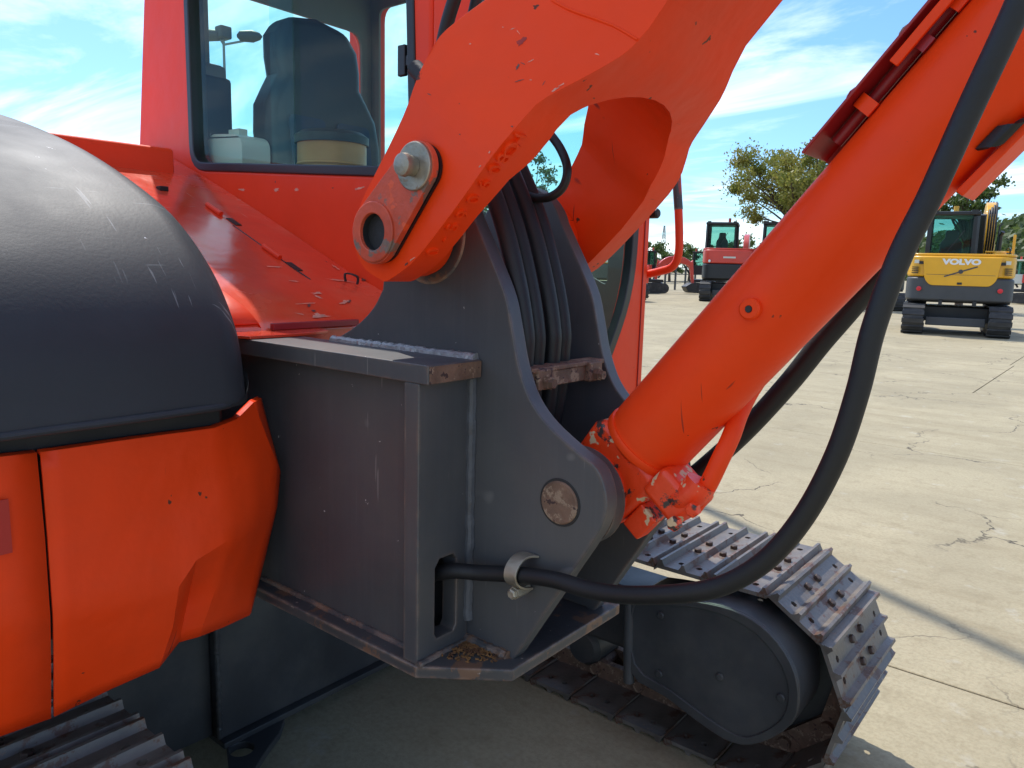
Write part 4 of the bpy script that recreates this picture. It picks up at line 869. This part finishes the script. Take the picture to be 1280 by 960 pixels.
    P_('bucket', MB().prism(rloop([tip+Vector((-.35, -.1, -1.25)), tip+Vector((-.35, .3, -1.25)), tip+Vector((-.35, .25, -1.75)), tip+Vector((-.35, -.3, -1.85)), tip+Vector((-.35, -.55, -1.5))], .08), (.7, 0, 0)), FARBLACK, e, .02)
    if detail:
        P_('boom_guard', MB().bar((.42, .95, 1.9), (.40, .80, 2.95), .16, .26), FARBLACK, e, .02)
        P_('exhaust', MB().tube([(.80, .3, 1.9), (.80, .3, 2.4), (.84, .25, 2.5)], .05, 12), FARBLACK, e)
        for k in range(4): P_('boom_hose', MB().tube(spline([(.54+.05*k, .9, 1.8), (.54+.05*k, .70-.05*k, 2.5), (.54+.05*k, .95, 3.05+.06*k), (.56+.05*k, 1.5, 3.0)], 6), .022, 8), RUBBER, e)
        P_('rail', MB().tube([(.75, .6, 1.92), (.78, .6, 2.65), (.84, .62, 2.72)], .018, 8), FARBLACK, e)
    return e
def gpt(px, py): return Q(px, py, Z=0)
vr = Vector((2.19, .41, 0)).normalized(); vf = Vector((-vr.y, vr.x, 0))
vc = (gpt(1126, 417)+gpt(1262, 425))/2
machine('excavator', 'yellow and grey excavator seen from behind with white letters across its rear hood', vc+vf*1.68, vf, .99, YELLOW, FARBLACK, None, 'up', True, detail=True)
ff = Vector((-.36, .93, 0)).normalized()
row = 'red excavators parked in a row with their backs to the camera'
c1 = gpt(908, 377.5)
machine('excavator', 'red excavator with black cab, its back turned, nearest the handrail of the row', c1+ff*1.6, ff, 1.2, FARRED, FARBLACK, row, narrow=True)
sr = Vector((ff.y, -ff.x, 0))
machine('excavator', 'red excavator with black cab in front of the spreading tree, half behind the cylinder', c1+ff*1.2+sr*2.42, ff, 1.2, FARRED, FARBLACK, row, narrow=True)
c3 = gpt(1092, 388)
machine('excavator', 'red excavator low behind the long black hose, next to the yellow one', c3+ff*1.5, ff, .95, FARRED, FARBLACK, row)
fl = Vector((-.80, -.35, 0)).normalized()
machine('excavator', 'small red excavator with its boom stretched in front of distant trees', gpt(866, 366)+Vector((.5, .8, 0)), Vector((-.93, -.36, 0)).normalized(), .82, FARRED, FARBLACK)
machine('excavator', 'red excavator far off, its bucket arm showing past the cab handrail', gpt(800, 366), Vector((.6, .8, 0)).normalized(), .8, FARRED, FARBLACK)
machine('excavator', 'small red excavator at the foot of the wooded hill, beyond the yellow one', gpt(1290, 380), Vector((-.9, .3, 0)).normalized(), .8, FARRED, WHITEP)
machine('excavator', 'black and yellow excavator seen through the cab windscreen', gpt(748, 374), Vector((-.95, .3, 0)).normalized(), 1.1, YELLOW, FARBLACK)

# ================================================================== TREES
def tree(name, label, base, h, crown_c, crown_r, nleaf, leaf, lm, seed, group=None, clumps=26, trunk_r=.16):
    rnd = random.Random(seed); t = thing(name, base, label, 'tree', group); base = Vector(base)
    m = MB(); top = Vector(crown_c); fork = base.lerp(top, .42); fork.z = base.z+h*.38
    m.tube(spline([base-Vector((0, 0, .1)), base.lerp(fork, .5)+Vector((rnd.uniform(-.1, .1), rnd.uniform(-.1, .1), 0)), fork], 5), [trunk_r*(1-.35*i/10) for i in range(11)], 10)
    cl = []
    for k in range(clumps):
        while True:
            v = Vector((rnd.uniform(-1, 1), rnd.uniform(-1, 1), rnd.uniform(-.85, 1)))
            if .35 < v.length < 1: break
        c = top + Vector((v.x*crown_r[0], v.y*crown_r[1], v.z*crown_r[2])); cl.append((c, rnd.uniform(.10, .22)))
        mid = fork.lerp(c, .5)+Vector((rnd.uniform(-.2, .2), rnd.uniform(-.2, .2), rnd.uniform(.0, .35)))
        m.tube(spline([fork-Vector((0, 0, .05)), mid, c], 4), [trunk_r*.42*(1-.88*i/8) for i in range(9)], 6)
    part('trunk', m, BARK, t, sharp=60)
    V, Fc = [], []; cr = (crown_r[0]+crown_r[2])/2
    for k in range(nleaf):
        c, cs = cl[k % len(cl)]
        p = c + Vector((rnd.gauss(0, 1), rnd.gauss(0, 1), rnd.gauss(0, .62)))*cs*cr*.62
        a = Vector((rnd.gauss(0, 1), rnd.gauss(0, 1), rnd.gauss(0, .7))).normalized(); b = a.orthogonal().normalized()
        b = Matrix.Rotation(rnd.uniform(0, 6.28), 3, a) @ b; s_ = leaf*rnd.uniform(.6, 1.3); cdir = a.cross(b)
        i = len(V); V += [p-b*s_*.5, p+cdir*s_*.28, p+b*s_*.5, p-cdir*s_*.28]; Fc.append((i, i+1, i+2, i+3))
    o = part('crown', MB().add(V, Fc), lm, t, smooth=False); o['kind'] = 'stuff'; return t
def at(px, dist, z=0):
    d = Fv + (px-640)/FPX*Rv - (330-480)/FPX*Uv; d.z = 0; d.normalize(); return Vector((d.x*dist, d.y*dist, z))
b = at(1005, 36); tree('tree', 'yellow-green spreading tree rising behind the orange cylinder', b, 7.2, (b.x, b.y, 5.15), (3.4, 3.4, 2.0), 30000, .13, LEAF, 3, clumps=78)
b = at(1205, 36); tree('tree', 'green tree peeping out above the yellow excavator', b, 7, (b.x, b.y, 4.3), (1.35, 1.35, 1.2), 4000, .16, LEAFG, 4)
far = [(818, 75, 3.9, 2.6), (838, 82, 3.2, 2.4), (862, 90, 4.2, 3.0), (700, 70, 8.5, 4), (668, 62, 10.5, 3.6), (640, 66, 9.5, 3.6), (735, 78, 7, 4), (783, 80, 5.2, 3.2)]
FL = ['distant bush-like tree at the foot of the lattice mast', 'distant low tree seen inside the bend of the cab handrail', 'distant tree behind the stretched red boom', 'distant tree seen through the gap between the boom arms, right of the dark hoses',
      'tallest distant tree seen through the gap between the boom arms', 'distant tree seen beside the hoses between the boom arms', 'distant tree seen through the cab windscreen above the black and yellow excavator', 'distant tree seen past the front edge of the cab windscreen']
for i, (px, ds, h, r) in enumerate(far):
    b = at(px, ds); tree('tree', FL[i], b, h, (b.x, b.y, h*.62), (r, r, h*.36), 2200, .30, LEAFG, 20+i, 'distant belt of trees', clumps=18)
for i, (px, ds, h, r, lb) in enumerate([(893, 95, 5.0, 3.4, 'round green tree behind the cab of the red excavator by the handrail'), (936, 90, 5.6, 3.4, 'round green tree between the two black-cabbed red excavators')]):
    b = at(px, ds); tree('tree', lb, b, h, (b.x, b.y, h*.55), (r, r, h*.42), 1800, .34, LEAFG, 60+i, 'far belt of round trees', clumps=16)
# wooded hill
V, Fc = [], []; rnd = random.Random(11); hc_ = at(1420, 230); 
nx, nz_ = 40, 12
for i in range(nx+1):
    for j in range(nz_+1):
        a = 2*math.pi*i/nx; q = j/nz_; rr_ = 62*(1-q**1.3); V.append(hc_+Vector((math.cos(a)*rr_, math.sin(a)*rr_, 15*math.sin(q*math.pi/2)-.3+(rnd.uniform(-.6, .6) if 0 < j < nz_ else 0))))
for i in range(nx):
    for j in range(nz_): Fc.append((i*(nz_+1)+j, (i+1)*(nz_+1)+j, (i+1)*(nz_+1)+j+1, i*(nz_+1)+j+1))
hill = part('hill', MB().add(V, Fc), LEAFH); tag(hill, 'low wooded hill behind the yard', None, None, 'structure')
V, Fc = [], []
for k in range(26000):
    a = rnd.uniform(0, 2*math.pi); q = rnd.random(); rr_ = 62*(1-q**1.3); p = hc_+Vector((math.cos(a)*rr_, math.sin(a)*rr_, 15*math.sin(q*math.pi/2)+abs(rnd.gauss(0, 1.1))))
    n_ = Vector((rnd.gauss(0, 1), rnd.gauss(0, 1), rnd.gauss(0, 1))).normalized(); bq = n_.orthogonal().normalized(); cq = n_.cross(bq); s_ = rnd.uniform(.5, 1.1); i = len(V)
    V += [p-bq*s_, p+cq*s_*.6, p+bq*s_, p-cq*s_*.6]; Fc.append((i, i+1, i+2, i+3))
tag(part('woodland', MB().add(V, Fc), LEAFH, smooth=False), 'dense green woodland covering the low hill', 'woodland', None, 'stuff')
# lamp posts
def lamp(base, h, label, dirv):
    t = thing('lamp_post', base, label, 'lamp post', None); b = Vector(base); d = Vector(dirv).normalized()
    part('pole', MB().tube([b, b+Vector((0, 0, h))], [.065, .035], 14), POLE, t)
    for s_, l_ in ((1, .75), (-.2, .5)):
        e = b+Vector((0, 0, h))+d*l_*s_
        part('bracket', MB().bar(b+Vector((0, 0, h-.25)), e-Vector((0, 0, .1)), .05, .05), POLE, t)
        part('lamp_head', MB().lathe(e-d*.35*s_, d*s_, [(0, .05), (.1, .15), (.45, .17), (.65, .10), (.72, .02)], 16), DKGREY, t, bevel=0)
    part('sensor_box', MB().bb(b+Vector((-.18, -.18, h-.1)), b+Vector((.18, .18, h+.25))), DKGREY, t, bevel=.05)
lb_ = at(288, 25); lamp((lb_.x, lb_.y, 0), 7.7, 'tall lamp post with two heads seen through the cab side window', (R0.x, R0.y, 0))
lamp((-6.13, 6.31, 0), 11.5, 'tall lamp post standing behind the cab, throwing a thin shadow across the concrete', (-.4, .9, 0))
# lattice mast far off
b = at(828, 150); mt_ = thing('lattice_mast', b, 'thin lattice mast above the distant trees', 'mast')
m = MB()
for k in range(4):
    a = math.pi/4+math.pi/2*k; m.tube([b+Vector((1.0*math.cos(a), 1.0*math.sin(a), 0)), b+Vector((.12*math.cos(a), .12*math.sin(a), 9.2))], .05, 6)
part('leg_frame', m, POLE, mt_); m = MB()
for j in range(8):
    z0, z1 = 1.1*j, 1.1*(j+1); r0, r1 = 1-.88*z0/9.2, 1-.88*z1/9.2
    for k in range(4):
        a, c = math.pi/4+math.pi/2*k, math.pi/4+math.pi/2*(k+1); m.tube([b+Vector((r0*math.cos(a), r0*math.sin(a), z0)), b+Vector((r1*math.cos(c), r1*math.sin(c), z1))], .03, 5)
part('bracing', m, POLE, mt_)
# fence at the yard's edge
f0, f1 = at(806, 50), at(905, 56); fe = thing('fence', f0, 'low post and rail fence along the far edge of the yard', 'fence')
for k in range(9):
    p = f0.lerp(f1, k/8); part('post', MB().bb(p-Vector((.05, .05, .05)), p+Vector((.05, .05, 1.5))), DKGREY, fe)
for z in (.5, 1.0, 1.42): part('rail', MB().bar(f0+Vector((0, 0, z)), f1+Vector((0, 0, z)), .05, .06), DKGREY, fe)
